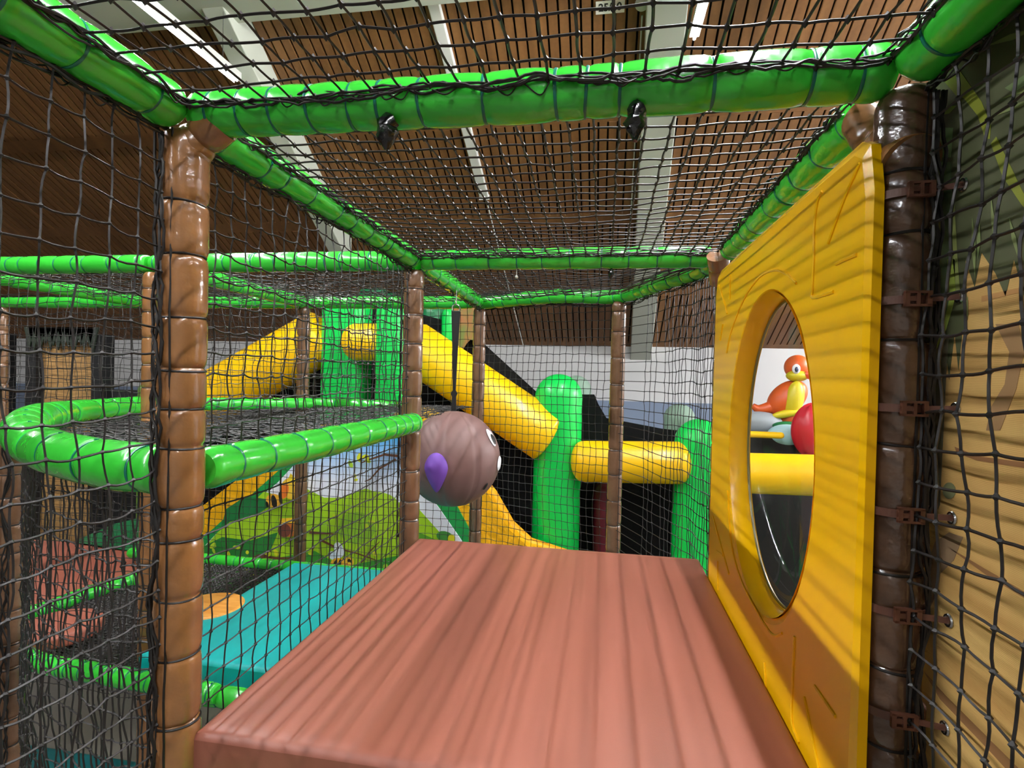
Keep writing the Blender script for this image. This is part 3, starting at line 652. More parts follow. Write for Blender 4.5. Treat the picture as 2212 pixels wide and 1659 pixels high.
for q in range(1, k+1):
    a = math.pi/2*q/k
    for i in range(n): t = 2*math.pi*i/n; V.append((XP+.045+.16*math.cos(a), wy+wry*.962*math.sin(a)*math.cos(t), wz+wrz*.962*math.sin(a)*math.sin(t)))
for i in range(n): F.append((0, 1+i, 1+(i+1) % n))
for q in range(k-1):
    for i in range(n): a = 1+q*n; F.append((a+i, a+n+i, a+n+(i+1) % n, a+(i+1) % n))
mb.add(V, F); b_ = put('bubble_window', mb, gm, panel); b_['label'] = 'clear bulging plastic window'
mb = MB()
mb.ring((XP+.03, wy, wz), (1, 0, 0), 1, 0.0, 8, 3) if False else None
th_ = np.linspace(0, 2*math.pi, 97)[:-1]
R1 = [np.array([XP+.047, wy+wry*.95*math.cos(a), wz+wrz*.95*math.sin(a)]) for a in th_]; R1.append(R1[0]); mb.tube(R1, .004, 6, caps=False); put('window_gasket', mb, mat('gasket', (120, 110, 60), .3), panel)
# embossed lines
lines = [[(1570, 762), (1580, 715), (1608, 645), (1641, 598), (1674, 583), (1702, 593), (1721, 612)], [(1554, 616), (1571, 677)], [(1578, 593), (1577, 647)], [(1562, 700), (1556, 735)],
 [(1777, 413), (1767, 435), (1760, 489), (1759, 560), (1756, 625), (1758, 642), (1801, 630)], [(1858, 353), (1838, 398), (1821, 439), (1804, 486), (1790, 526)], [(1851, 550), (1831, 558), (1806, 570)],
 [(1717, 1375), (1713, 1470), (1712, 1560), (1727, 1605)], [(1760, 1482), (1805, 1548)], [(1738, 1505), (1770, 1659)], [(1551, 1212), (1551, 1275)], [(1540, 1115), (1575, 1240)],
 [(1572, 1060), (1580, 1170), (1600, 1250), (1635, 1320), (1668, 1370), (1690, 1368)], [(1562, 1200), (1548, 1190)], [(1652, 1430), (1655, 1500)]]
for ln in lines:
    mb = MB(); P_ = smoothpath([onx(a, b, XP-.0115) for a, b in ln], 6); mb.tube(P_, .0038, 6, ref=(1, 0, 0)); put('raised_line', mb, PYEL, panel)
# plank grooves: long shallow horizontal ridges across the board
# ================================================================ STRAPS ON THE RIGHT POST, BANNER
for i, (y_s, tilt) in enumerate([(432, .18), (655, .06), (880, .0), (1100, -.08), (1308, -.16), (1527, -.24)]):
    z = pz(1960, y_s, XR, YN); s_ = thing('buckle_strap', 'brown plastic buckle strap on the dark post, %s' % ['topmost of six', 'second from the top', 'third from the top', 'third from the bottom', 'second from the bottom', 'lowest of six'][i], 'strap', (XR, YN, z), 'buckle straps holding the banner to the dark post')
    mb = MB(); V = []; F = []; k = 40; R_ = PR*1.06
    for j in range(k):
        a = math.radians(-160)+math.radians(200)*j/(k-1); d_ = np.array([math.cos(a), math.sin(a)])
        for rr, hz in ((R_, -.007), (R_, .007), (R_+.003, .007), (R_+.003, -.007)): V.append((XR+d_[0]*rr, YN+d_[1]*rr, z+hz+.0*j))
    for j in range(k-1):
        for q in range(4): F.append((j*4+q, j*4+(q+1) % 4, (j+1)*4+(q+1) % 4, (j+1)*4+q))
    F += [(0, 1, 2, 3), tuple((k-1)*4+q for q in (3, 2, 1, 0))]
    mb.add(V, F); put('band', mb, DARKTIE, s_, smooth=False)
    a = math.radians(-92); nn = np.array([math.cos(a), math.sin(a), 0]); Rb = frameR(nn); mb = MB(); cc = np.array([XR, YN, z])+nn*(R_+.006)
    for bx in (((-.02, -.012, -.003), (-.013, .012, .005)), ((.013, -.012, -.003), (.02, .012, .005)), ((-.02, .009, -.003), (.02, .013, .005)), ((-.02, -.013, -.003), (.02, -.009, .005)), ((-.003, -.010, -.001), (.002, .010, .006)), ((-.02, -.004, -.001), (.0, .004, .004))): mb.box(bx[0], bx[1], Rb, cc)
    put('buckle', mb, DARKTIE, s_, smooth=False)
    g = np.array([XR+.055, YN-.07, z+.002]); mb = MB(); p0 = np.array([XR, YN, z])+np.array([math.cos(-1.35), math.sin(-1.35), 0])*(R_+.004)
    mb.box((-.5, -.005, -.0012), (.5, .005, .0012)); V = mb.v[0]; ax = g-p0; Lx = np.linalg.norm(ax); Rt = np.stack([ax/Lx, np.array([0, 0, 1.0]), np.cross(ax/Lx, [0, 0, 1.0])], 1); mb.v[0] = (V*np.array([Lx, 1, 1]))@Rt.T+(g+p0)/2; put('strap_tail', mb, DARKTIE, s_, smooth=False)
BX = XR+.056
ban = thing('printed_banner', 'printed jungle banner of wooden planks and dark leaves behind the right net', 'banner', (BX, .4, EYE-1.4))
def wood_banner():
    m = bpy.data.materials.new('banner_print'); m.use_nodes = True; nt = m.node_tree; b = nt.nodes['Principled BSDF']; b.inputs['Roughness'].default_value = .6
    L = nt.links; N = nt.nodes.new; tc = N('ShaderNodeTexCoord'); mp = N('ShaderNodeMapping'); mp.inputs['Scale'].default_value = (1, .9, 7)
    n = N('ShaderNodeTexNoise'); n.inputs['Scale'].default_value = 2.2; n.inputs['Detail'].default_value = 5; r = N('ShaderNodeValToRGB'); cr = r.color_ramp
    cr.elements[0].position = .3; cr.elements[0].color = lin((196, 150, 84)); cr.elements[1].position = .7; cr.elements[1].color = lin((222, 184, 112))
    L.new(tc.outputs['Object'], mp.inputs[0]); L.new(mp.outputs[0], n.inputs[0]); L.new(n.outputs[0], r.inputs[0]); L.new(r.outputs[0], b.inputs['Base Color'])
    w2 = N('ShaderNodeTexWave'); w2.inputs['Scale'].default_value = 120; w2.bands_direction = 'Z'; bp = N('ShaderNodeBump'); bp.inputs['Strength'].default_value = .2; bp.inputs['Distance'].default_value = .001
    L.new(tc.outputs['Object'], w2.inputs[0]); L.new(w2.outputs[0], bp.inputs['Height']); L.new(bp.outputs[0], b.inputs['Normal']); return m
mb = MB(); mb.box((BX, -.4, EYE-1.5), (BX+.003, YN+.03, H+.25)); put('banner_cloth', mb, wood_banner(), ban, smooth=False)
BIDX = [0]
def bprint(name, pts, c, lift=0):
    BIDX[0] += 1; x = BX-.0006*(1+lift)
    mb = MB(); mb.prism([onx(px, py, x) for px, py in pts], (.0004, 0, 0)); put(name, mb, mat('print_%d_%d_%d' % c, c, .6), ban, smooth=False)
OLV = (86, 90, 60)
bprint('printed_foliage', [(2000, -200), (2600, -400), (2600, 560), (2450, 540), (2330, 560), (2260, 500), (2212, 640), (2190, 560), (2172, 640), (2150, 590), (2120, 545), (2105, 620), (2085, 560), (2090, 690), (2078, 720), (2070, 800), (2062, 720), (2050, 820), (2040, 730), (2010, 640)], OLV)
_a = onx(2598, 545, BX-.0006); mb = MB(); mb.prism([(BX-.0006, _a[1]+.01, _a[2]), (BX-.0006, .55, _a[2]-.05), (BX-.0006, .3, _a[2]+.03), (BX-.0006, .05, _a[2]-.06), (BX-.0006, -.4, _a[2]+.02), (BX-.0006, -.4, H+.25), (BX-.0006, _a[1]+.01, H+.25)], (.0004, 0, 0)); put('printed_foliage', mb, MATS['print_86_90_60'], ban, smooth=False)
bprint('printed_leaf', [(2035, 170), (2075, 155), (2120, 220), (2140, 270), (2138, 300), (2128, 300), (2112, 250), (2080, 210), (2076, 220)], (150, 158, 52), 1)
bprint('printed_leaf', [(2140, 310), (2152, 295), (2212, 420), (2230, 470), (2205, 440), (2165, 380)], (140, 148, 48), 1)
bprint('printed_leaf', [(2030, 232), (2066, 228), (2050, 245), (2030, 250)], (140, 170, 60), 1)
bprint('printed_stalk', [(2026, 276), (2058, 276), (2054, 340), (2022, 340)], (112, 142, 88), 1)
bprint('printed_stalk', [(2022, 350), (2054, 350), (2056, 480), (2062, 600), (2040, 700), (2018, 740), (2005, 660), (2012, 520)], (96, 120, 82), 1)
bprint('printed_leaf', [(2046, 560), (2062, 560), (2064, 640), (2044, 710), (2014, 772), (2010, 760), (2040, 690), (2052, 640)], (170, 190, 80), 2)
bprint('printed_leaf', [(2060, 420), (2068, 560), (2074, 640), (2066, 640), (2056, 540)], (150, 160, 90), 2)
bprint('printed_leaf', [(2170, 190), (2260, 130), (2260, 150), (2190, 200)], (110, 130, 84), 1)
bprint('printed_leaf', [(2160, 215), (2260, 165), (2260, 185)], (128, 138, 80), 1)
bprint('printed_border', [(2010, 760), (2050, 720), (2044, 800), (2040, 880), (2030, 1090), (2012, 1130), (1992, 1130), (2000, 900)], (104, 98, 76), 1)
bprint('printed_shadow', [(2150, 700), (2180, 760), (2170, 830), (2140, 880), (2130, 930), (2160, 930), (2195, 840), (2212, 760), (2200, 700)], (160, 124, 84), 0)
bprint('printed_shadow', [(2020, 1170), (2050, 1150), (2080, 1160), (2060, 1210), (2030, 1240), (2020, 1290), (2000, 1330), (1992, 1290), (2002, 1220)], (150, 122, 92), 0)
bprint('printed_plank_gap', [(2062, 965), (2110, 985), (2300, 1010), (2300, 1025), (2110, 995), (2066, 978)], (148, 104, 66), 0)
bprint('printed_plank_gap', [(2045, 1180), (2130, 1230), (2300, 1330), (2300, 1345), (2130, 1242)], (150, 108, 68), 0)
bprint('printed_plank_gap', [(1995, 1450), (2040, 1500), (2150, 1610), (2300, 1760), (2300, 1800), (2140, 1625), (2030, 1510)], (150, 108, 68), 0)
bprint('printed_plank_gap', [(2120, 640), (2300, 600), (2300, 608), (2120, 652)], (190, 140, 82), 0)
bprint('printed_dot', [(2050+14*math.cos(a), 1060+18*math.sin(a)) for a in np.linspace(0, 6.28, 16)[:-1]], (120, 122, 84), 1)
for (x0, y0, x1, y1, w_) in [(2100, 470, 2106, 600, 5), (2116, 480, 2112, 560, 4), (2130, 100, 2240, 60, 7), (2150, 250, 2250, 205, 5), (2090, 640, 2082, 720, 4), (2180, 470, 2200, 560, 5), (2140, 420, 2150, 540, 4), (2235, 300, 2300, 250, 6)]:
    d_ = np.array([x1-x0, y1-y0], float); d_ /= np.linalg.norm(d_); q_ = np.array([-d_[1], d_[0]])*w_; m_ = np.array([(x0+x1)/2, (y0+y1)/2])
    bprint('printed_sprig', [(x0, y0), tuple(m_+q_), (x1, y1), tuple(m_-q_)], (132, 146, 92), 2)
for y_s in (432, 655, 880, 1100, 1308, 1527):
    z = pz(1960, y_s, XR, YN); mb = MB(); mb.ring((BX-.002, YN-.07, z+.002), (1, 0, 0), .009, .0028, 24, 6); put('eyelet', mb, STEEL, ban)
# ================================================================ TAPED HOOKS
for (px, py, Y, h_, w_s, lb) in [(835, 285, YN-.03, .07, .021, 'black taped hook end hanging under the near green rail, left of centre'), (1373, 262, YN-.03, .075, .018, 'black taped hook hanging under the near green rail beside the broad rafter'), (1320, 592, YF, .05, .012, 'small black taped hook under the far green rail, nearer the panel')]:
    c = ony(px, py, Y); mb = MB(); n_ = 9; P_ = [(c[0]+random.uniform(-.003, .003), c[1]+random.uniform(-.002, .002), c[2]+h_/2-h_*i/(n_-1)) for i in range(n_)]
    R_ = [w_s*q for q in (.35, .7, 1.0, .9, 1.05, .95, .8, .5, .25)]; mb.tube(P_, R_, 9, fn=lambda i, t: 1+.18*np.sin(3*t[None, :]+i[:, None]*1.3))
    k = thing('taped_hook', lb, 'hook', (c[0], c[1], c[2])); put('tape_wrap', mb, TAPE, k)
    mb = MB(); mb.tube([(c[0], c[1], c[2]+h_/2-.004), (c[0]+.002, c[1], c[2]+h_/2+.035)], .003, 8); put('hook_shank', mb, STEEL, k)
c = ony(1116, 592, YF); mb = MB(); mb.tube([(c[0], c[1], c[2]+.03), (c[0], c[1], c[2]-.01)], .002, 6); mb.ball(c-[0, 0, .014], .008, 12, 8); tag(put('bolt_end', mb, WHITE, loc=c), 'tiny white bolt end under the far green rail', 'bolt')
# ================================================================ INFLATABLE COURSE BEHIND
YI = 5.6
U = lambda px, py, Y=YI: ony(px, py, Y)
def sc(Y, px=1106): return np.linalg.norm(ony(px, 829, Y)-ony(px+1, 829, Y))   # metres per pixel
def pillar(label, px, ytop, wpx, Y, m=IGRN, z0=0, flat=1.0, cat='inflatable pillar', name='inflatable_bollard'):
    t = U(px, ytop, Y); r = wpx/2*sc(Y, px)*.98; P_ = []; R_ = []
    P_ += [(t[0], Y, z0), (t[0], Y, z0+.03)]; R_ += [r*.9, r]
    for z in np.linspace(z0+.1, t[2]-r*1.0, 10): P_.append((t[0], Y, z)); R_.append(r)
    for i in range(1, 11):
        q = math.pi/2*i/10; P_.append((t[0], Y, t[2]-r*1.0+r*math.sin(q))); R_.append(max(r*math.cos(q), .004))
    mb = MB(); mb.tube(P_, R_, 36); return tag(put(name, mb, m, loc=(t[0], Y, z0)), label, cat)
pillar('bright green round-topped inflatable pillar left of the middle post', 1208, 808, 104, YI)
pillar('bright green inflatable pillar beside the yellow panel edge', 1512, 905, 112, YI-.1)
GREY = mat('grey_green_vinyl', (118, 142, 126), .6)
pillar('grey-green round-topped pillar behind the first green pillar', 1245, 811, 68, YI+.5, GREY)
pillar('grey-green round-topped pillar behind the second green pillar', 1468, 872, 70, YI+.5, GREY)
def tube_i(label, a, b, wpx, Ya, Yb, m=IYEL, sq=.6):
    A = U(*a, Ya); B = U(*b, Yb); r = wpx/2*sc((Ya+Yb)/2, (a[0]+b[0])/2); mb = MB(); mb.capsule(A, B, r, 36, sq); return tag(put('inflatable_tube', mb, m, loc=(A+B)/2), label, 'inflatable tube', 'yellow inflatable tubes of the course')
tube_i('yellow inflatable tube lying level between the two green pillars', (1233, 996), (1496, 1000), 92, YI-.15, YI-.2)
tube_i('yellow inflatable tube sloping down to the left green pillar', (880, 738), (1195, 952), 108, YI-.1, YI-.1, sq=.3)
tube_i('yellow inflatable tube sloping down to the left beyond the nets', (712, 718), (380, 905), 106, YI+.02, YI-.2, sq=.3)
tube_i('short yellow inflatable tube poking out between the green towers', (742, 738), (846, 740), 76, YI-.36, YI-.36, sq=.8)
tube_i('long yellow inflatable tube seen through the bubble window', (1560, 1020), (1990, 1034), 96, YI-.3, YI-.35)
tube_i('rounded yellow inflatable tube end above the hanging ball', (850, 905), (952, 905), 50, YI-.6, YI-.6, sq=1)
def block(label, x0, x1, yt, yb, Y, dY, m, bev=.08, name='inflatable_tower', cat='inflatable tower'):
    a = U(x0, yt, Y); b = U(x1, yb, Y); mb = MB(); mb.box((a[0], Y, b[2]), (b[0], Y+dY, a[2])); return tag(put(name, mb, m, loc=((a[0]+b[0])/2, Y, b[2]), bevel=bev), label, cat)
block('broad flat green inflatable tower behind the left nets', 690, 776, 640, 1100, YI-.24, .3, IGRN)
block('second flat green inflatable tower just left of the rear post', 808, 868, 640, 928, YI-.6, .3, IGRN)
block('dark green inflatable block between and behind the two green towers', 770, 830, 620, 668, YI+.55, .5, IDGR)
block('dark green inflatable shape at the top right of the rear post', 905, 955, 655, 745, YI+.4, .4, IDGR, .1)
block('light green inflatable tree block above the sloping yellow tube', 950, 986, 662, 750, YI+.2, .3, IGRN, .09)
mb = MB(); mb.prism([U(a, b, YI+.2) for a, b in [(985, 662), (1012, 655), (1030, 668), (1028, 700), (1032, 730), (1014, 728), (1004, 738), (990, 760), (984, 720)]], (0, .25, 0)); tag(put('inflatable_fringe', mb, mat('tiger_vinyl', (150, 84, 40), .5, var=(9, (96, 110, 40), (1, 1, .5))), loc=U(1005, 700, YI+.2), bevel=.03), 'orange and green leafy inflatable fringe above the sloping yellow tube', 'inflatable ornament')
# black mesh sheets
bm_ = mat('black_mesh_sheet', (10, 10, 10), .8, .2, alpha=.93)
mb = MB(); pts = [(560, 880), (640, 800), (700, 700), (820, 655), (990, 700), (1045, 742), (1165, 852), (1284, 852), (1292, 872), (1310, 903), (1430, 926), (1600, 945), (1640, 1290), (1640, 1440), (380, 1440), (380, 900)]
mb.prism([U(a, b, YI+.3) for a, b in pts], (0, .01, 0)); tag(put('black_mesh_sheet', mb, bm_, smooth=False, loc=U(1000, 1200, YI+.3)), 'big sheet of black mesh closing the inflatable course behind the yellow tubes', 'mesh sheet')
mb = MB(); mb.prism([U(a, b, YI+.9) for a, b in [(1420, 930), (2100, 950), (2100, 1440), (1200, 1440), (1200, 1100)]], (0, .01, 0)); tag(put('black_mesh_sheet', mb, mat('black_sheet', (12, 12, 12), .8), smooth=False, loc=U(1700, 1200, YI+.9)), 'black sheet behind the long yellow tube seen through the window', 'mesh sheet')
mb = MB(); mb.prism([U(a, b, YI+.85) for a, b in [(1610, 938), (1690, 940), (1810, 965), (1810, 1000), (1600, 1000)]], (0, .01, 0)); tag(put('black_mesh_sheet', mb, BLKF, smooth=False, loc=U(1690, 960, YI+.85)), 'dark strip under the bird in the window', 'mesh sheet')
pillar('dark red inflatable pillar deep behind the middle post', 1304, 1040, 44, YI+.2, mat('dark_red_vinyl', (96, 12, 34), .4))
# lower murals
def flat(label_or_none, name, pts, c, Y, th, parent=None, m=None, loc=None):
    mb = MB(); mb.prism([U(a, b, Y) for a, b in pts], (0, th, 0)); return put(name, mb, m or mat('print_%d_%d_%d' % c, c, .55), parent, smooth=False, loc=loc)
YM = YI-.6
mur = thing('inflatable_slide', 'inflatable slide base with bee mural, green stripe and yellow quilted edges', 'inflatable slide', U(700, 1240, YM))
IYQ = mat('yellow_quilted_vinyl', (252, 184, 12), .45, bump=(9, .9, .03))
mb = MB(); mb.prism([U(a, b, YM) for a, b in [(340, 1498), (340, 1180), (590, 990), (660, 930), (900, 930), (985, 1000), (1050, 1080), (1090, 1150), (1135, 1192), (1250, 1230), (1250, 1498)]], (0, .3, 0)); put('yellow_wall', mb, IYQ, mur, smooth=False, bevel=.05)
flat(None, 'green_stripe', [(340, 1498), (340, 1240), (440, 1160), (600, 1018), (690, 925), (880, 925), (950, 1060), (985, 1090), (1060, 1230), (1060, 1498)], (24, 150, 70), YM-.02, .02, mur)
mural = flat(None, 'mural_panel', [(360, 1498), (360, 1265), (470, 1150), (600, 1042), (690, 945), (870, 945), (905, 1040), (950, 1100), (1040, 1230), (1040, 1498)], (228, 232, 244), YM-.03, .01, mur)
def sky():
    m = MATS['print_228_232_244']; nt = m.node_tree; b = nt.nodes['Principled BSDF']; tc = nt.nodes.new('ShaderNodeTexCoord'); sp = nt.nodes.new('ShaderNodeSeparateXYZ'); r = nt.nodes.new('ShaderNodeValToRGB')
    mp = nt.nodes.new('ShaderNodeMapRange'); zb = U(700, 1040, YM)[2]-U(700, 1240, YM)[2]; zt = U(700, 940, YM)[2]-U(700, 1240, YM)[2]
    mp.inputs[1].default_value = zb; mp.inputs[2].default_value = zt; r.color_ramp.elements[0].color = lin((242, 244, 255)); r.color_ramp.elements[1].color = lin((84, 184, 250))
    nt.links.new(tc.outputs['Object'], sp.inputs[0]); nt.links.new(sp.outputs[2], mp.inputs[0]); nt.links.new(mp.outputs[0], r.inputs[0]); nt.links.new(r.outputs[0], b.inputs['Base Color'])
sky()
K = [0]
def pr(name, pts, c, par=None):
    K[0] += 1; y = YM-.03-.0012*K[0]
    mb = MB(); mb.prism([U(a, b, y) for a, b in pts], (0, .0008, 0)); return put(name, mb, mat('print_%d_%d_%d' % c, c, .55), mur, smooth=False)
def blob(cx, cy, rx, ry, n=20, rot=0, bump=0, k=5):
    return [(cx+math.cos(rot)*rx*(1+bump*math.sin(k*a))*math.cos(a)-math.sin(rot)*ry*math.sin(a), cy+math.sin(rot)*rx*(1+bump*math.sin(k*a))*math.cos(a)+math.cos(rot)*ry*math.sin(a)) for a in np.linspace(0, 2*math.pi, n+1)[:-1]]
pr('printed_hill', [(370, 1498), (390, 1240), (470, 1150), (545, 1085), (570, 1062), (600, 1070), (650, 1050), (700, 1075), (740, 1075), (790, 1055), (840, 1075), (872, 1090), (905, 1100), (950, 1150), (1035, 1235), (1035, 1498)], (168, 216, 34))
pr('printed_bush', blob(810, 1110, 60, 48, 24, 0, .05), (176, 220, 44)); pr('printed_bush', blob(650, 1140, 60, 44, 24, 0, .06), (152, 204, 40)); pr('printed_bush', blob(770, 1140, 40, 34, 24, 0, .06), (142, 196, 46))
pr('printed_leaf', [(488, 1100), (530, 1072), (575, 1078), (590, 1088), (560, 1108), (520, 1120), (480, 1132)], (28, 120, 60))
pr('printed_leaf', [(440, 1180), (480, 1160), (540, 1168), (600, 1150), (580, 1200), (520, 1226), (440, 1236)], (40, 128, 52))
pr('printed_grass', [(380, 1498), (440, 1215), (520, 1225), (600, 1205), (680, 1190), (740, 1225), (860, 1200), (1000, 1240), (1000, 1498)], (64, 160, 52))
pr('printed_leaf', [(905, 1150), (940, 1165), (1010, 1210), (1030, 1235), (960, 1220), (905, 1180)], (90, 160, 40)); pr('printed_leaf', blob(962, 1160, 20, 12, 14, .3), (70, 150, 60)); pr('printed_flower', blob(975, 1166, 8, 12), (230, 226, 30))
def twig(pts, w, c=(110, 66, 44)):
    P_ = np.array(pts, float); d = np.gradient(P_, axis=0); n_ = np.stack([-d[:, 1], d[:, 0]], 1); n_ /= np.linalg.norm(n_, axis=1)[:, None]; ww = np.linspace(w, w*.4, len(P_))[:, None]
    pr('printed_branch', list(map(tuple, P_+n_*ww))+list(map(tuple, (P_-n_*ww)[::-1])), c)
twig([(860, 985), (830, 982), (800, 992), (780, 1000)], 3); twig([(855, 992), (820, 1012), (800, 1035), (788, 1040)], 2.4)
twig([(535, 1212), (560, 1200), (600, 1206), (640, 1205)], 4); twig([(668, 1150), (700, 1152), (726, 1154)], 3); twig([(690, 1165), (730, 1185), (770, 1195), (812, 1210)], 2.6); twig([(780, 1215), (800, 1190), (820, 1170)], 2); twig([(560, 1210), (590, 1185)], 2.5); twig([(500, 1240), (560, 1244), (640, 1232)], 3)
random.seed(11)
for k in range(46):
    cx, cy = (random.uniform(446, 660), random.uniform(1176, 1245)) if k < 26 else (random.uniform(668, 850), random.uniform(1110, 1240)) if k < 38 else (random.uniform(752, 800), random.uniform(965, 1045))
    pr('printed_leaf', blob(cx, cy, random.uniform(4, 9), random.uniform(3, 5), 10, random.uniform(0, 3)), random.choice([(222, 226, 40), (196, 216, 44), (170, 210, 50)]))
def bee(cx, cy, s, rot, face):
    q = lambda x, y: (cx+s*(x*math.cos(rot)-y*math.sin(rot)), cy+s*(x*math.sin(rot)+y*math.cos(rot)))
    def e(n_, x, y, rx, ry, r0, c): pr(n_, [(q(a, b)) for a, b in blob(x, y, rx, ry, 16, r0)], c)
    e('printed_bee_wing', -6, -24, 9, 15, -.4, (232, 240, 248)); e('printed_bee_wing', -14, -12, 12, 8, .3, (216, 232, 244))
    e('printed_bee_body', -4, 2, 15, 11, 0, (244, 190, 40)); e('printed_bee_stripe', -10, 3, 3, 9, .2, (30, 22, 16)); e('printed_bee_stripe', -2, 3, 3, 10, .1, (30, 22, 16))
    e('printed_bee_head', 14, -3, 10, 10, 0, (248, 204, 60)); e('printed_bee_eye', 15, -6, 2.4, 3.6, 0, (30, 22, 20)); e('printed_bee_eye', 19, -5, 2, 3, 0, (30, 22, 20)); e('printed_bee_cheek', 11, 2, 3, 2.4, 0, (240, 140, 60))
bee(736, 1216, 1.15, .1, 0)
e1 = lambda n_, *a, c: pr(n_, blob(*a), c)
# bigger bee head-up at the left with honey pot
pr('printed_bee_head', blob(632, 1055, 26, 24), (248, 204, 60)); pr('printed_bee_hair', [(622, 1036), (628, 1022), (636, 1032), (646, 1020), (650, 1036), (640, 1044)], (246, 216, 40)); pr('printed_bee_shade', blob(614, 1060, 9, 18, 14, .2), (232, 120, 40)); pr('printed_bee_eye', blob(642, 1052, 5, 9), (250, 250, 250)); pr('printed_bee_eye', blob(643, 1054, 2, 4), (20, 16, 14))
pr('printed_bee_body', blob(592, 1082, 18, 15, 18, .4), (240, 176, 50)); pr('printed_bee_stripe', blob(592, 1084, 6, 15, 16, -.2), (26, 20, 16)); pr('printed_bee_stripe', blob(606, 1078, 3.4, 15, 16, -.2), (26, 20, 16)); pr('printed_bee_stripe', blob(577, 1090, 3, 7, 16, -.2), (26, 20, 16))
pr('printed_pot', blob(624, 1142, 22, 18, 20), (196, 110, 40)); pr('printed_pot', blob(614, 1146, 14, 15, 20), (110, 58, 44)); pr('printed_pot_rim', [(604, 1120), (640, 1118), (640, 1130), (604, 1132)], (246, 200, 40))
# ---- seen through the bubble window
YW = 6.8; V_ = lambda px, py, Y=YW: ony(px, py, Y); k_ = sc(YW, 1700)
bird = thing('inflatable_parrot', 'orange inflatable parrot with yellow belly seen through the bubble window', 'inflatable bird', V_(1700, 915))
OR = mat('orange_vinyl', (226, 98, 40), .4); YE = mat('lemon_vinyl', (222, 206, 40), .4); RD = mat('red_vinyl', (196, 26, 44), .35)
Rz = lambda a: np.array([[math.cos(a), 0, math.sin(a)], [0, 1, 0], [-math.sin(a), 0, math.cos(a)]])
body = MB(); c0 = V_(1700, 860); body.ball(c0, (50*k_, 32*k_, 34*k_), 30, 20, R=Rz(-.75)); body.tube(smoothpath([V_(1690, 868), V_(1665, 880), V_(1640, 884), V_(1626, 876)], 6), list(np.linspace(20, 6, 19)*k_), 18)
put('body', body, OR, bird); mb = MB(); mb.ball(V_(1716, 862, YW-.12), (20*k_, 16*k_, 42*k_), R=Rz(.15)); mb.ball(V_(1700, 893, YW-.14), (36*k_, 12*k_, 9*k_), R=Rz(-.25)); put('belly', mb, YE, bird)
mb = MB(); mb.ball(V_(1722, 793), (28*k_, 26*k_, 28*k_), 28, 18); hd = put('head', mb, OR, bird)
mb = MB(); mb.ball(V_(1722, 812, YW-.08), (24*k_, 18*k_, 13*k_)); put('neck_band', mb, YE, bird)
mb = MB(); mb.ball(V_(1720, 797, YW-.16), (9*k_, 4*k_, 11*k_)); ey = put('eye', mb, WH, bird); mb = MB(); mb.ball(V_(1721, 798, YW-.185), (4*k_, 3*k_, 6*k_)); put('pupil', mb, mat('blue_grey', (60, 70, 100), .3), bird)
mb = MB(); mb.tube([V_(1740, 808, YW-.12), V_(1752, 812, YW-.14), V_(1764, 824, YW-.14)], [8*k_, 9*k_, 3*k_], 14); put('beak', mb, mat('beak_vinyl', (230, 80, 50), .4), bird)
mb = MB(); mb.ball(V_(1708, 905, YW-.05), (28*k_, 20*k_, 20*k_)); put('feet', mb, OR, bird)
mb = MB(); mb.ball(V_(1612, 880), (7*k_, 7*k_, 9*k_)); tag(put('inflatable_tail_tip', mb, OR, loc=V_(1612, 880)), 'tiny orange tip left of the parrot at the window edge', 'inflatable ornament')
mb = MB(); mb.ball(V_(1758, 930, YW-.5), (46*k_, 30*k_, 58*k_), 32, 20, fn=lambda V: 1+.03*np.sin(8*np.arctan2(V[:, 1], V[:, 0]))); tag(put('inflatable_dome', mb, RD, loc=V_(1758, 930, YW-.5)), 'red ribbed inflatable dome beside the parrot in the window', 'inflatable dome')
mb = MB(); mb.ball(V_(1705, 920, YW-.2), (38*k_, 20*k_, 10*k_)); tag(put('inflatable_leaf', mb, IDGR, loc=V_(1705, 920, YW-.2)), 'dark green inflatable leaf under the parrot', 'inflatable ornament')
mb = MB(); mb.ball(V_(1700, 940, YW-.3), (42*k_, 20*k_, 24*k_)); tag(put('inflatable_cushion', mb, mat('pale_blue_vinyl', (168, 208, 214), .4), loc=V_(1700, 940, YW-.3)), 'pale blue inflatable cushion under the parrot', 'inflatable ornament')
mb = MB(); mb.ball(V_(1640, 915, YW-.1), (52*k_, 26*k_, 28*k_)); tag(put('inflatable_cushion', mb, mat('grey_vinyl', (150, 158, 164), .5), loc=V_(1640, 915, YW-.1)), 'grey inflatable cushion left of the parrot', 'inflatable ornament')
mb = MB(); mb.capsule(V_(1590, 937, YW-.5), V_(1694, 941, YW-.5), 7*k_, 20); tag(put('inflatable_edge_tube', mb, IYEL, loc=V_(1640, 938, YW-.5)), 'thin yellow inflatable edge under the grey cushion', 'inflatable tube')
mb = slab(tuple(U(1650, 1330, 4.6)*[1, 1, 0]+[0, 0, 0.02+EYE-2.6]), tuple(U(1990, 1330, 5.1)*[1, 1, 0]+[0, 0, EYE-2.45])); tag(put('floor_mat', mb, IGRN), 'green mat low down beyond the bubble window', 'mat')
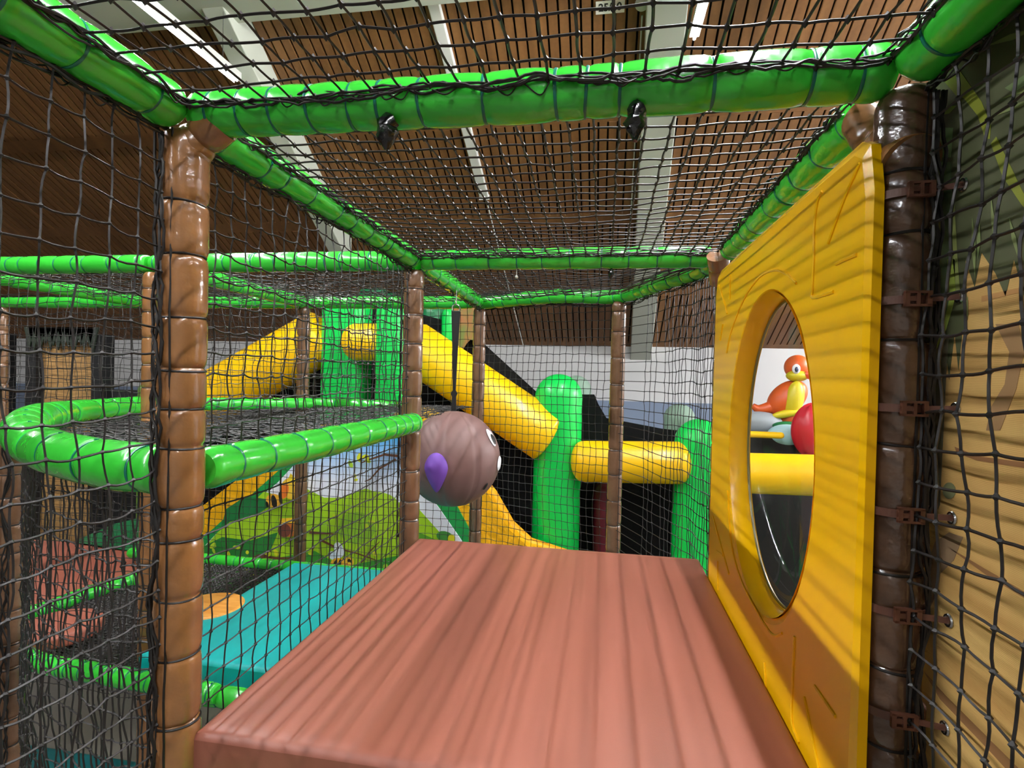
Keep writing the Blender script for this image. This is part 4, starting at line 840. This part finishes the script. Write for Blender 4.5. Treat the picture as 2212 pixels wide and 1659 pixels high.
# ---- left background
YT = 7.2
TH = mat('thatch_board', (196, 152, 92), .8, var=(14, (150, 112, 62), (.3, 1, 3)), bump=(30, .5, .02))
mb = MB(); mb.box((U(92, 738, YT)[0], YT, 0), (U(211, 738, YT)[0], YT+.1, U(150, 738, YT)[2])); tag(put('thatched_board', mb, TH, loc=(U(150, 880, YT)[0], YT, 0), smooth=False), 'tan thatch-print board standing against the far wall at left', 'board')
for i, (x0, x1, lb) in enumerate([(211, 229, 'black upright to the right of the thatched board'), (70, 92, 'dark upright to the left of the thatched board'), (-10, 14, 'dark upright at the left edge of the view')]):
    mb = MB(); mb.box((U(x0, 738, YT)[0], YT-.1, 0), (U(x1, 738, YT)[0], YT+.15, U(150, 722, YT)[2])); tag(put('board_upright', mb, BLKF, loc=(U(x0, 880, YT)[0], YT, 0), smooth=False), lb, 'post')
mb = MB()
for k in range(16):
    x = U(80+k*9, 738, YT)[0]; zt = U(150, 722, YT)[2]; mb.prism([(x-.1, YT-.12, zt+.1), (x+.1, YT-.12, zt+.1), (x+random.uniform(-.04, .04), YT-.12, zt-random.uniform(.15, .3))], (0, .02, 0))
tag(put('leaf_fringe', mb, mat('dark_leaf', (26, 40, 22), .7), smooth=False, loc=U(150, 722, YT-.12)), 'dark leafy fringe hanging over the thatched board', 'fringe')
mb = MB(); mb.box((U(229, 845, YT)[0], YT, 0), (U(300, 845, YT)[0], YT+.1, U(260, 842, YT)[2])); tag(put('low_barrier', mb, BLKF, loc=(U(260, 880, YT)[0], YT, 0), smooth=False), 'low black barrier right of the thatched board', 'barrier')
pillar('small yellow-green inflatable bump left of the tall post', 322, 824, 36, 6.4, mat('yellow_green', (110, 150, 50), .5), name='inflatable_bush', cat='inflatable ornament')
mb = MB(); mb.ball(U(476, 818, 6.0), (.18, .1, .12), R=Rz(.5)); tag(put('inflatable_leaf', mb, mat('deep_green', (14, 66, 48), .5), loc=U(476, 818, 6.0)), 'dark green inflatable leaf above the left yellow slope', 'inflatable ornament')
